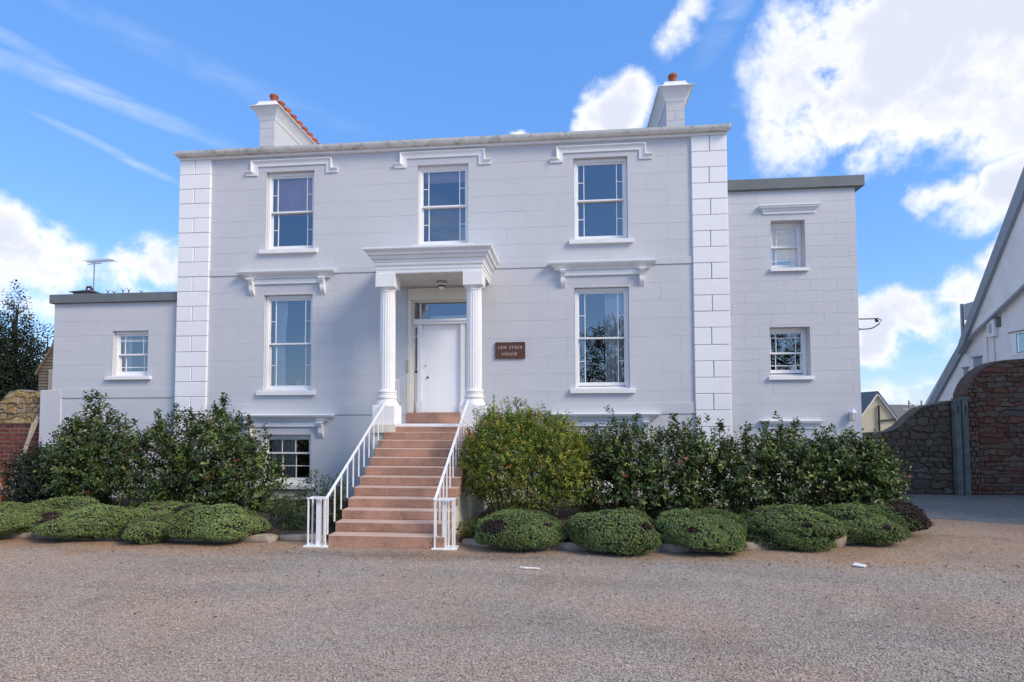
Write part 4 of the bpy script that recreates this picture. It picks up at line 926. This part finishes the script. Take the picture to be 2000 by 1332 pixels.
CU = [
 ('big green cushion cut by the left picture edge', -10.45,-3.95,.95,.72,.60,[(-.2,-.8,.5,.22)],0.,1.),
 ('green cushion behind and right of the far left one', -9.72,-3.45,.72,.6,.58,[(.3,-.8,.35,.25)],0.,1.),
 ('wide green cushion with a brown hollow on its left shoulder', -8.52,-3.95,.86,.68,.56,[(-.75,-.55,.45,.3)],0.,1.02),
 ('flat pale green cushion behind the gap of two larger left ones', -7.85,-3.3,.6,.5,.5,[(.2,-.5,.8,.2)],0.,1.15),
 ('small cushion with dead purple twigs down its left side', -7.32,-4.15,.47,.46,.42,[(-.9,-.3,.3,.55),(-.6,-.7,.1,.35)],0.,1.),
 ('green cushion with dead patch on top, behind the small purple one', -6.95,-3.5,.5,.45,.5,[(-.1,-.5,.85,.35)],0.,1.1),
 ('green cushion overhanging the kerb nearest the left of the steps', -6.15,-4.0,.74,.62,.60,[(-.55,-.1,.8,.18)],0.,1.06),
 ('cushion nearest the right of the steps with dead purple shoulder', -.70,-4.12,.72,.62,.58,[(-.62,-.62,.5,.32),(.6,-.5,.65,.14)],0.,.95),
 ('second cushion from the right of the steps', .74,-4.17,.70,.62,.62,[(.6,-.6,.5,.15)],0.,.92),
 ('middle cushion of the five right of the steps', 2.18,-3.98,.72,.62,.62,[(-.3,-.8,.4,.12)],0.,1.08),
 ('fourth cushion from the steps, left of the pointed kerb stone', 3.70,-3.62,.73,.62,.60,[(.1,-.8,.5,.1)],0.,1.0),
 ('cushion right of the pointed kerb stone', 4.95,-3.15,.74,.6,.57,[(.25,-.85,.3,.12)],0.,.97),
 ('brown backed cushion at the right end of the bed', 5.85,-2.40,.66,.55,.56,[(.75,-.35,.5,.95),(.3,-.5,.8,.35)],.06,.95),
]
for i, (lb_, *a) in enumerate(CU): cushion(lb_, a[0], a[1]-.13, a[2]*1.05, *a[3:5], dead=a[5], brown=a[6], seed=i+1, lum=a[7])

# ------------------------------------------------------------------ kerb stones along the bed
def rough_block(name, x, y, ang, L, Wd, H, m, parent=None, jit=.03, rg=random):
    b = bmesh.new(); bmesh.ops.create_cube(b, size=1.); bmesh.ops.bevel(b, geom=b.edges[:], offset=.12, segments=2, affect='EDGES')
    c, s = math.cos(ang), math.sin(ang)
    for v in b.verts:
        px, py, pz = v.co.x*L, v.co.y*Wd, (v.co.z+.5)*H
        px += rg.uniform(-jit,jit)*.6; py += rg.uniform(-jit,jit)*.6; pz += rg.uniform(-jit,jit)*.5*(pz > H*.4)
        v.co = (x+px*c-py*s, y+px*s+py*c, pz-.05)
    me = bpy.data.meshes.new(name); b.to_mesh(me); b.free(); me.materials.append(M[m]); me.polygons.foreach_set('use_smooth', [True]*len(me.polygons))
    return link(bpy.data.objects.new(name, me), parent)
kl = thing('kerb', (0,0,0), 'rough kerb stones edging the bed left of the steps', 'kerb')
x = -13.
while x < -4.75:
    L = random.uniform(.55,.85); rough_block('kerb_stone', x+L/2, -4.22+.02*math.sin(x*3)+(.16 if x > -5.3 else 0), random.uniform(-.04,.04), L-.03, .22, .15+.03*random.random(), 'kerb', kl); x += L
kr = thing('kerb', (0,0,0), 'rough kerb stones curving round the bed right of the steps', 'kerb')
pts = [(-1.75,-4.18),(-.9,-4.28),(.4,-4.33),(1.5,-4.28),(2.5,-4.18),(3.4,-3.95),(4.2,-3.68),(5.0,-3.32),(5.8,-2.85),(6.4,-2.3),(6.8,-1.7)]
for (p0, p1) in zip(pts[:-1], pts[1:]):
    d_ = math.hypot(p1[0]-p0[0], p1[1]-p0[1]); k_ = max(1, round(d_/.62)); a = math.atan2(p1[1]-p0[1], p1[0]-p0[0])
    for i in range(k_):
        t = (i+.5)/k_; o = rough_block('kerb_stone', p0[0]+(p1[0]-p0[0])*t, p0[1]+(p1[1]-p0[1])*t, a+random.uniform(-.05,.05), d_/k_-.02, .22, .155+.03*random.random(), 'kerb', kr)
rough_block('kerb_stone', 4.42, -3.72, -.35, .34, .26, .30, 'kerb', kr, .05)['label'] = 'pointed upright kerb stone'
rough_block('kerb_stone', 4.12, -3.70, -.3, .60, .28, .24, 'kerb', kr, .04)

# loose gravel lying on the drive in front of the camera
def pebbles():
    n = 95000; u = rng.random(n); y = -9.9+5.3*u**1.35; x = -6.5+13*rng.random(n)
    keep = (np.abs(x+.3) < (y+13.7)*.98+.6) & (rng.random(n) < np.clip(1.25-(y+9.9)/5.3*1.15, .06, 1)); x, y = x[keep], y[keep]; n = len(x)
    r = .0084*(.6+.8*rng.random(n)); base = np.array([[1,0,0],[0,1,0],[-1,0,0],[0,-1,0],[0,0,1],[0,0,-1]], float)
    a = rng.random(n)*6.28; ca, sa = np.cos(a), np.sin(a); sc = np.stack([r*(.8+.7*rng.random(n)), r*(.8+.5*rng.random(n)), r*(.45+.35*rng.random(n))],1)
    V = base[None]*sc[:,None,:]; V = V+rng.normal(0,.14,V.shape)*r[:,None,None]
    X = V[:,:,0]*ca[:,None]-V[:,:,1]*sa[:,None]+x[:,None]; Y = V[:,:,0]*sa[:,None]+V[:,:,1]*ca[:,None]+y[:,None]; Z = V[:,:,2]+sc[:,2:3]*.55
    F = np.array([(0,1,4),(1,2,4),(2,3,4),(3,0,4),(1,0,5),(2,1,5),(3,2,5),(0,3,5)])
    F = (np.arange(n)[:,None,None]*6+F[None]).reshape(-1,3)
    t = palette(n, [(.46,.395,.335),(.40,.34,.285),(.53,.46,.39),(.31,.25,.205),(.43,.32,.24),(.15,.12,.10)], [5,4,2.5,1.2,1.,.35], .09)
    o = np_mesh('gravel', np.stack([X,Y,Z],2).reshape(-1,3), F, 'pebble', None, np.repeat(t, 6, 0)); o['kind'] = 'stuff'
pebbles()

def fallen_leaves():
    n = 420; x = -9+18*rng.random(n); y = -9+5.*rng.random(n)**.8; sel = rng.random(n) < .4; y[sel] = -4.75-.5*rng.random(sel.sum())
    sel2 = rng.random(n) < .12; x[sel2] = 6.8+4*rng.random(sel2.sum()); y[sel2] = -3.5+3*rng.random(sel2.sum())
    P = np.stack([x,y,np.full(n,.012)],1); T = rng.normal(0,1,(n,3))*[1,1,.15]; l_ = .022+.03*rng.random(n)
    V, F = leaf_arrays(P, T, np.tile([[0,0,1.]],(n,1))+rng.normal(0,.25,(n,3)), l_, l_*.55); V[:,2] = np.maximum(V[:,2], .006)
    o = np_mesh('fallen_leaves', V, F, 'leaf', None, np.repeat(palette(n, [(.07,.04,.025),(.12,.07,.035),(.04,.03,.025),(.16,.10,.05)], [4,3,3,1], .2), 6, 0)); o['kind'] = 'stuff'
fallen_leaves()

# ------------------------------------------------------------------ boundary walls
def stone_piece(poly, y, proud, m, parent, name='stone'):
    n = len(poly); cx = sum(p[0] for p in poly)/n; cz = sum(p[1] for p in poly)/n; tl = random.uniform(-.012,.012)
    back = [(p[0],y+.02,p[1]) for p in poly]; mid = [(p[0],y-proud*.55,p[1]) for p in poly]
    fr_ = [(cx+(p[0]-cx)*.84, y-proud+tl*(p[0]-cx)*4+random.uniform(-.006,.006), cz+(p[1]-cz)*.78) for p in poly]
    fs = [tuple(range(2*n,3*n))]+[(i,(i+1)%n,n+(i+1)%n,n+i) for i in range(n)]+[(n+i,n+(i+1)%n,2*n+(i+1)%n,2*n+i) for i in range(n)]
    return MB().add(back+mid+fr_, fs).obj(name, m, parent)
def rubble(parent, x0, x1, zb, top, y, hs, ws, m, proud=.035, g=.010, jx=.2, jz=.28, name='stone'):
    """interlocking stones: a brick-bond net whose shared corners are pushed about"""
    rows = [zb]; zmax = max(top(x0+(x1-x0)*i/30) for i in range(31))
    while rows[-1] < zmax: rows.append(rows[-1]+random.uniform(*hs))
    wd = (ws[0]+ws[1])/2; nx = max(1, round((x1-x0)/wd)); wd = (x1-x0)/nx; net = {}
    def pt(k, j):   # k counts half widths
        if (k,j) not in net:
            x = x0+k*wd/2; h = rows[j]-rows[max(j-1,0)] if j else .1
            dx = 0 if k <= 0 or k >= 2*nx else random.uniform(-jx,jx)*wd; dz = 0 if j == 0 else random.uniform(-jz,jz)*h
            net[k,j] = (min(max(x,x0),x1)+dx, rows[j]+dz)
        return net[k,j]
    for j in range(len(rows)-1):
        k = -1 if j % 2 else 0
        while k < 2*nx:
            span = 2 if random.random() < .8 else 4; ks = [q for q in range(k, k+span+1) if 0 <= q <= 2*nx]; k += span
            if len(ks) < 2: continue
            lo = [pt(q,j) for q in ks]; hi = [pt(q,j+1) for q in reversed(ks)]
            hi = [(px_, min(pz_, top(px_)-.012)) for px_, pz_ in hi]; lo = [(px_, min(pz_, top(px_)-.02)) for px_, pz_ in lo]
            pl = lo+hi; cx = sum(p[0] for p in pl)/len(pl); cz = sum(p[1] for p in pl)/len(pl)
            hh = max(p[1] for p in pl)-min(p[1] for p in pl); ww = pl[len(ks)-1][0]-pl[0][0]
            if hh < .05 or max(p[1] for p in hi)-min(p[1] for p in lo) < .04 or ww < .03: continue
            pl = [(cx+(p[0]-cx)*(1-2*g/max(ww,.05)), cz+(p[1]-cz)*(1-2*g/max(hh,.05))) for p in pl]
            stone_piece(pl, y+random.uniform(-.004,.004), proud*random.uniform(.5,1.3), m, parent, name)
def wall_body(parent, prof, zb, y0, y1, m):
    poly = [(prof[0][0],zb)]+list(prof)+[(prof[-1][0],zb)]
    return MB().prism(poly, y0, y1, 1).obj('wall_core', m, parent)
def interp(prof):
    return lambda x: float(np.interp(x, [p[0] for p in prof], [p[1] for p in prof]))
rbw = thing('stone_wall', (0,0,0), 'tall arched red sandstone garden wall at right picture edge', 'wall')
pA = [(10.83,2.74),(10.95,3.02),(11.07,3.2),(11.25,3.38),(11.47,3.52),(11.7,3.61),(11.93,3.66),(12.4,3.69),(13.95,3.72)]
wall_body(rbw, pA, 0, 2.80, 3.25, 'mortarr'); top = interp(pA)
rubble(rbw, 11.13, 13.0, .02, top, 2.80, (.09,.17), (.22,.42), 'redstone', .045, .010, .22, .30)
rubble(rbw, 10.83, 11.125, .02, top, 2.77, (.10,.16), (.12,.2), 'redstone', .05, .010, .1, .2)
dw = thing('stone_wall', (0,0,0), 'dark rubble wall in shade with sloping top behind the right hedge', 'wall')
pB = [(6.2,1.60),(7.4,1.63),(8.24,1.66),(8.9,1.72),(9.15,1.86),(9.45,2.16),(9.7,2.36),(10.05,2.46),(10.45,2.55),(10.84,2.58)]
wall_body(dw, pB, 0, 2.82, 3.2, 'mortard'); top = interp(pB)
rubble(dw, 7.6, 10.46, .02, top, 2.82, (.13,.21), (.17,.29), 'darkstone', .055, .012, .24, .34)
lbw = thing('garden_wall', (0,0,0), 'old garden wall of red brick below ochre rubble at far left', 'wall')
pC = [(-19,2.3),(-15.6,2.55),(-15.32,2.66),(-15.18,2.88),(-14.9,2.93),(-14.6,2.87),(-14.05,2.88)]
wall_body(lbw, pC, 0, .35, .75, 'mortar'); top = interp(pC)
for i in range(17):
    z = .01+i*.116; a = -17.0+(i % 2)*.14
    while a < -14.06:
        b = min(a+.285, -14.05)
        if b-a > .05:
            MB().cbox(a+.009,b-.009,.338+random.uniform(-.006,.006),.37,z+.010,z+.106,.007).obj('brick', 'brick', lbw)
        a = b
rubble(lbw, -17., -14.06, 1.985, top, .35, (.11,.19), (.15,.27), 'yellowstone', .055, .010, .24, .36)
for x0_, x1_, nm in ((10.455,10.615,'pale weathered gate post at left end of the sandstone wall'),(10.645,10.80,'dark weathered gate post touching the red sandstone pier')):
    gp = thing('gate_post', (0,0,0), nm, 'post')
    MB().cbox(x0_,x1_,2.60,2.76,-.05,2.62+.03*(x0_ > 10.6),.012).obj('post', 'timber', gp)
    MB().cbox((x0_+x1_)/2-.018,(x0_+x1_)/2+.018,2.594,2.602,2.20,2.42,.002).obj('hinge_slot', 'iron', gp)
    MB().cbox(x0_+.02,x1_-.02,2.585,2.5995,.05,1.9,.004).obj('face_board', 'timber', gp)

# ------------------------------------------------------------------ white gabled building on the right
gb = thing('gabled_building', (0,0,0), 'white roughcast building with steep grey edged gable at right picture edge', 'house')
GX = 14.
body = [(9.78,0),(9.78,2.60),(7.83,4.62),(2.2,13.3),(2.2,0)]
MB().prism(body, GX, 22., 0).obj('wall', 'gable', gb)
vs_ = [(7.50,4.52),(4.64,6.07),(2.2,7.36),(2.2,12.4),(4.3,9.15)]
MB().prism(vs_, GX-.14, GX-.002, 0).obj('gable_panel', 'gable', gb)
MB().prism([(7.56,4.42),(7.48,4.48),(4.60,6.00),(2.2,7.27),(2.2,7.37),(4.60,6.09),(7.50,4.56)], GX-.19, GX-.142, 0).obj('drip_edge', 'verge', gb)
MB().prism([(7.48,4.31),(7.56,4.45),(2.2,12.92),(2.2,12.08),(7.16,4.66)], GX-.26, GX-.0, 0).obj('verge', 'verge', gb)
MB().prism([(9.28,2.45),(9.66,2.45),(7.76,4.54),(7.50,4.38)], GX-.10, GX-.0, 0).obj('verge', 'verge', gb)
MB().prism([(9.79,2.58),(9.83,2.60),(7.84,4.66),(2.2,13.46),(2.2,13.36),(7.80,4.64)], GX+.002, 22.2, 0).obj('roof', 'slate', gb)
MB().box(GX,22.,-4.6,2.199,0,7.2).obj('unseen_shade_block', 'gable', gb)  # added out of view, sized to throw the shadow on the ground
MB().box(GX-.15,22.1,-4.75,2.25,7.201,7.32).obj('shade_block_roof', 'verge', gb)
wv_ = MB().box(GX-.012,GX+.01,4.78,5.42,4.03,4.70).obj('window', 'white', gb)
MB().box(GX-.02,GX-.013,4.86,5.16,4.10,4.62).obj('pane', 'glass', wv_); MB().box(GX-.0129,GX-.0121,4.84,5.2,4.08,4.64).obj('window_backing', 'room', wv_)
MB().cbox(GX-.05,GX-.0,4.7,5.5,4.705,4.74,.004).obj('lintel', 'verge', gb)
mb_ = MB().cbox(GX-.13,GX-.001,5.95,6.26,4.68,5.26,.012).obj('meter_box', 'gable', gb)
MB().cbox(GX-.14,GX-.131,6.03,6.17,4.80,5.12,.003).obj('meter_face', 'steel', mb_); MB().cbox(GX-.06,GX-.002,5.80,5.93,4.98,5.30,.006).obj('side_box', 'timber', mb_)
MB().tube([(GX-.03,6.12,4.70),(GX-.03,6.12,3.3)],.03,8).obj('pipe', 'gable', gb); MB().tube([(GX-.03,6.42,4.75),(GX-.03,6.42,3.3)],.022,8).obj('pipe', 'gable', gb)
for (a,b,c,d) in ((6.70,7.10,3.4,4.12),(7.36,7.60,3.3,3.80)):
    MB().box(GX-.008,GX+.01,a,b,c,d).obj('blocked_window', 'verge', gb); MB().cbox(GX-.06,GX-.009,a-.05,b+.05,d+.001,d+.045,.004).obj('lintel', 'verge', gb)
fl = thing('roof_flue', (0,0,0), 'grey flue pipe and tank behind the white gable slope', 'flue')
MB().tube([(14.25,7.95,4.3),(14.25,7.95,6.12)],.06,10).obj('pipe', 'steel', fl); MB().cbox(14.25,15.0,7.36,7.86,5.52,6.10,.02).obj('tank', 'steel', fl)

# ------------------------------------------------------------------ far things on the right
fh = thing('cream_house', (0,0,0), 'distant cream house with pointed gable beyond the right wall', 'house')
MB().prism([(18.75,0),(18.75,1.55),(20.1,3.46),(21.35,1.55),(21.35,0)], 25., 33., 1).obj('wall', 'far_cream', fh)
for s, xe in ((-1,18.55),(1,21.55)):
    MB().bar((20.1,24.9,3.56),(xe,24.9,1.40),.12,.13).obj('bargeboard', 'trim', fh)
    MB().add([(20.1,24.8,3.60),(xe,24.8,1.44),(xe,33.2,1.44),(20.1,33.2,3.60),(20.1,24.8,3.68),(xe,24.8,1.52),(xe,33.2,1.52),(20.1,33.2,3.68)],[(0,1,2,3),(4,5,6,7),(0,1,5,4),(1,2,6,5),(2,3,7,6),(3,0,4,7)]).obj('roof', 'slate', fh)
MB().tube([(20.15,24.9,.8),(20.15,24.9,2.75)],.06,8).tube([(20.15,24.9,1.75),(21.25,24.9,1.85)],.05,8).obj('soil_pipe', 'iron', fh)
fd = thing('slate_house', (0,0,0), 'distant low house with dark slate roof left of the cream gable', 'house')
MB().box(17.,23.5,36.,44.,0,2.4).obj('wall', 'gable', fd)
MB().add([(16.8,35.8,2.35),(23.7,35.8,2.35),(23.7,44.2,2.35),(16.8,44.2,2.35),(16.8,40,4.3),(23.7,40,4.3)],[(0,1,5,4),(2,3,4,5),(1,2,5),(3,0,4)]).obj('roof', 'slate', fd)
sf = thing('scaffold_frame', (0,0,0), 'grey pole frame beyond the sloping rubble wall', 'scaffold')
sfm = MB()
for x in (23.2,24.0,25.4): sfm.tube([(x,27,0),(x,27,3.1 if x < 25 else 2.9)],.05,6)
sfm.tube([(22.8,27,2.0),(26.,27,2.15)],.04,6).tube([(22.8,27,2.5),(26.,27,2.55)],.03,6).tube([(23.2,27,3.0),(24.6,27,2.1)],.035,6); sfm.obj('pole', 'steel', sf)
def hills():
    n = 60; vs = []; fs = []
    for j in range(7):
        for i in range(n+1):
            x = -260+i*11.; t = j/6; hgt = 8.5-.033*(x-40)+1.2*math.sin(x*.05)+.5*math.sin(x*.21)
            vs.append((x, 150+t*90, max(0,hgt)*math.sin(math.pi*min(1,t*.55+.0))*1.02-.3+.25*math.sin(x*.7+j*2)))
    for j in range(6):
        for i in range(n): fs.append((j*(n+1)+i,j*(n+1)+i+1,(j+1)*(n+1)+i+1,(j+1)*(n+1)+i))
    o = mesh_obj('hillside', vs, fs, 'hill', None, True); o['kind'] = 'structure'
hills()

# ------------------------------------------------------------------ left side: shed, plank, orange frame
sh = thing('timber_shed', (0,0,0), 'brown weatherboarded shed gable peeping out left of the low wing', 'shed')
MB().prism([(-18.02,0),(-18.02,3.75),(-17.05,5.30),(-15.6,5.30),(-15.6,0)], 4.03, 8., 1).obj('shed_body', 'boarding', sh)
for i in range(50):
    z = .1+i*.104; xl = -18.06 if z < 3.72 else -18.06+(z-3.72)*.62
    if xl > -17.1: break
    MB().add([(xl,3.985,z),(-15.7,3.985,z),(-15.7,4.03,z),(xl,4.03,z),(xl+.0,4.008,z+.112),(-15.7,4.008,z+.112),(-15.7,4.03,z+.112),(xl,4.03,z+.112)],[(0,1,5,4),(1,2,6,5),(2,3,7,6),(3,0,4,7),(4,5,6,7),(3,2,1,0)]).obj('weatherboard', 'boarding', sh)
MB().bar((-18.15,3.96,3.62),(-17.0,3.96,5.46),.06,.07).obj('bargeboard', 'boarding', sh)
MB().cbox(-17.66,-17.52,3.955,3.983,.1,3.80,.004).obj('corner_post', 'plank', sh)
pk = thing('leaning_planks', (0,0,0), 'pale timber lengths leaning against the white buttress at far left', 'planks')
MB().bar((-14.72,-.15,.0),(-14.16,.22,2.20),.05,.09).obj('plank', 'plank', pk); MB().bar((-14.52,-.15,.0),(-14.06,-.02,2.02),.04,.07).obj('plank', 'plank', pk)
orf = thing('folding_barrier', (0,0,0), 'orange plastic folding barrier standing at the left picture edge', 'barrier')
for y in (-1.55,-1.15): MB().bar((-13.62,-1.35,.80),(-13.28,y,.0),.06,.05).bar((-13.62,-1.35,.80),(-14.05,y,.0),.06,.05).obj('leg', 'orange', orf)
MB().bar((-13.95,-1.36,.28),(-13.40,-1.36,.28),.05,.14).obj('cross_board', 'orange', orf); MB().bar((-13.64,-1.36,.82),(-13.44,-1.36,.42),.03,.035).obj('reflector_strip', 'paper', orf)
# litter, dark block
lt = tag(auto_smooth(MB().tube([(-.67,-5.56,.018),(-.60,-5.60,.022),(-.53,-5.58,.016),(-.46,-5.60,.022),(-.39,-5.585,.014)],.018,6,.012).obj('paper_scrap', 'paper')), 'twisted strip of white paper on the gravel right of steps', 'litter')
tag(MB().add([(4.10,-5.02,.012),(4.22,-5.12,.012),(4.27,-5.08,.03),(4.16,-4.98,.035),(4.10,-5.02,.022),(4.22,-5.12,.022),(4.27,-5.08,.04),(4.16,-4.98,.046)],[(0,1,5,4),(1,2,6,5),(2,3,7,6),(3,0,4,7),(4,5,6,7),(3,2,1,0)]).obj('plastic_scrap', 'paper'), 'flat white plastic scrap on gravel near pointed kerb stone', 'litter')
bl = thing('rubber_block', (0,0,0), 'black rubber block on the gravel at right picture edge', 'block')
MB().cbox(6.42,6.75,-5.75,-5.45,-.01,.17,.03).obj('block', 'rubber', bl); MB().cbox(6.50,6.67,-5.68,-5.52,.169,.19,.006).obj('block_cap', 'rubber', bl)

# ------------------------------------------------------------------ trees
def tree(label, x, y, h, crown, n, L, cols, wts, trunk_r=.2, seed=0., gap=.45, sprig=.5, m='leaf', name='evergreen_tree', group=None):
    t = thing(name, (0,0,0), label, 'tree', group)
    tk = MB().tube([(x,y,-.1),(x+.1,y,h*.3),(x-.05,y+.05,h*.65),(x,y,h*.93)],trunk_r,9,.02)
    for i in range(16):
        b = crown[i % len(crown)]; z0 = h*(.2+.6*i/16); e = (b[0]+rng.normal(0,b[3]*.5), b[1]+rng.normal(0,b[4]*.5), b[2]+rng.normal(0,b[5]*.45))
        tk.tube([(x,y,z0),((x+e[0])/2,(y+e[1])/2,(z0+e[2])/2+.2),e],trunk_r*.35,6,.015)
    tk.obj('trunk', 'bark', t)
    P, d = in_blobs(n, crown, .35); keep = clump(P, 1.5, seed) > -gap; P, d = P[keep], d[keep]; n = len(P); per = 8
    A = unit(d+rng.normal(0,.4,P.shape)+[0,0,.35]); u = np.tile((np.arange(per)+.5)/per, n); o_ = np.repeat(np.arange(n), per); ang = np.tile(np.arange(per)*2.4, n)+np.repeat(rng.random(n)*6.28, per)
    s1 = unit(np.cross(A, rng.normal(size=(n,3)))); s2 = np.cross(A, s1); side = s1[o_]*np.cos(ang)[:,None]+s2[o_]*np.sin(ang)[:,None]
    PP = P[o_]+A[o_]*(sprig*u)[:,None]+side*.04; l_ = L*(.7+.6*rng.random(n*per))
    V, F = leaf_arrays(PP, side+A[o_]*.6, A[o_]+[0,0,.5]+rng.normal(0,.3,PP.shape), l_, l_*.5)
    o = np_mesh('crown', V, F, m, t, np.repeat(np.repeat(palette(n, cols, wts, .15), per, 0)*(.8+.4*rng.random((n*per,1))), 6, 0)); o['kind'] = 'stuff'
    return t
DK = [(.014,.024,.013),(.022,.034,.015),(.038,.048,.02)]
def spire(x, y, h, r): return [(x,y,h*.18+i*h*.105,r*(1-i/8.)**.95*(1.1-.2*(i%2)),r*(1-i/8.)**.95,h*.11) for i in range(8)]
tree('dark spire topped evergreen behind the left garden wall', -27.6,12,8.3,spire(-27.6,12,8.6,1.6),4200,.12,DK,[3,3,1],.22,.4,1.2)
tree('dark evergreen cut by the left picture edge', -29.9,12.5,8.1,spire(-29.8,12.5,8.4,1.5),3600,.12,DK,[3,3,1],.22,1.4,1.2)
tree('thin sparse evergreen between dark trees and brown shed', -25.3,11.5,6.6,[(-25.3,11.5,5.6,.35,.35,.8),(-25.5,11.5,4.6,.6,.5,.8),(-25.8,11.5,3.6,.9,.7,.9),(-25.6,11.5,2.4,1.1,.9,1.)],900,.12,DK,[3,3,1],.12,2.4,.5)
# trees across the drive behind the camera: they stand in the window reflections
AU = [(.05,.06,.02),(.09,.08,.03),(.13,.085,.03),(.03,.04,.02)]
def broad(x, y, z, r): return [(x,y,z,r,r,r*.8),(x-r*.7,y,z-r*.25,r*.7,r*.7,r*.6),(x+r*.75,y+.3,z-.1*r,r*.7,r*.7,r*.6),(x+.2*r,y,z+r*.6,r*.6,r*.6,r*.5)]
tree('broad half bare tree across the drive, mirrored in right window', 3.6,-24,9.3,broad(3.6,-24,6.0,2.7),1500,.17,AU,[3,3,2,2],.28,3.1,.15,name='broadleaf_tree')
tree('second broad tree across the drive, mirrored in wing window', 13.5,-25,8.6,broad(13.5,-25,5.4,3.0),1400,.17,AU,[3,3,2,2],.28,4.1,.2,name='broadleaf_tree')
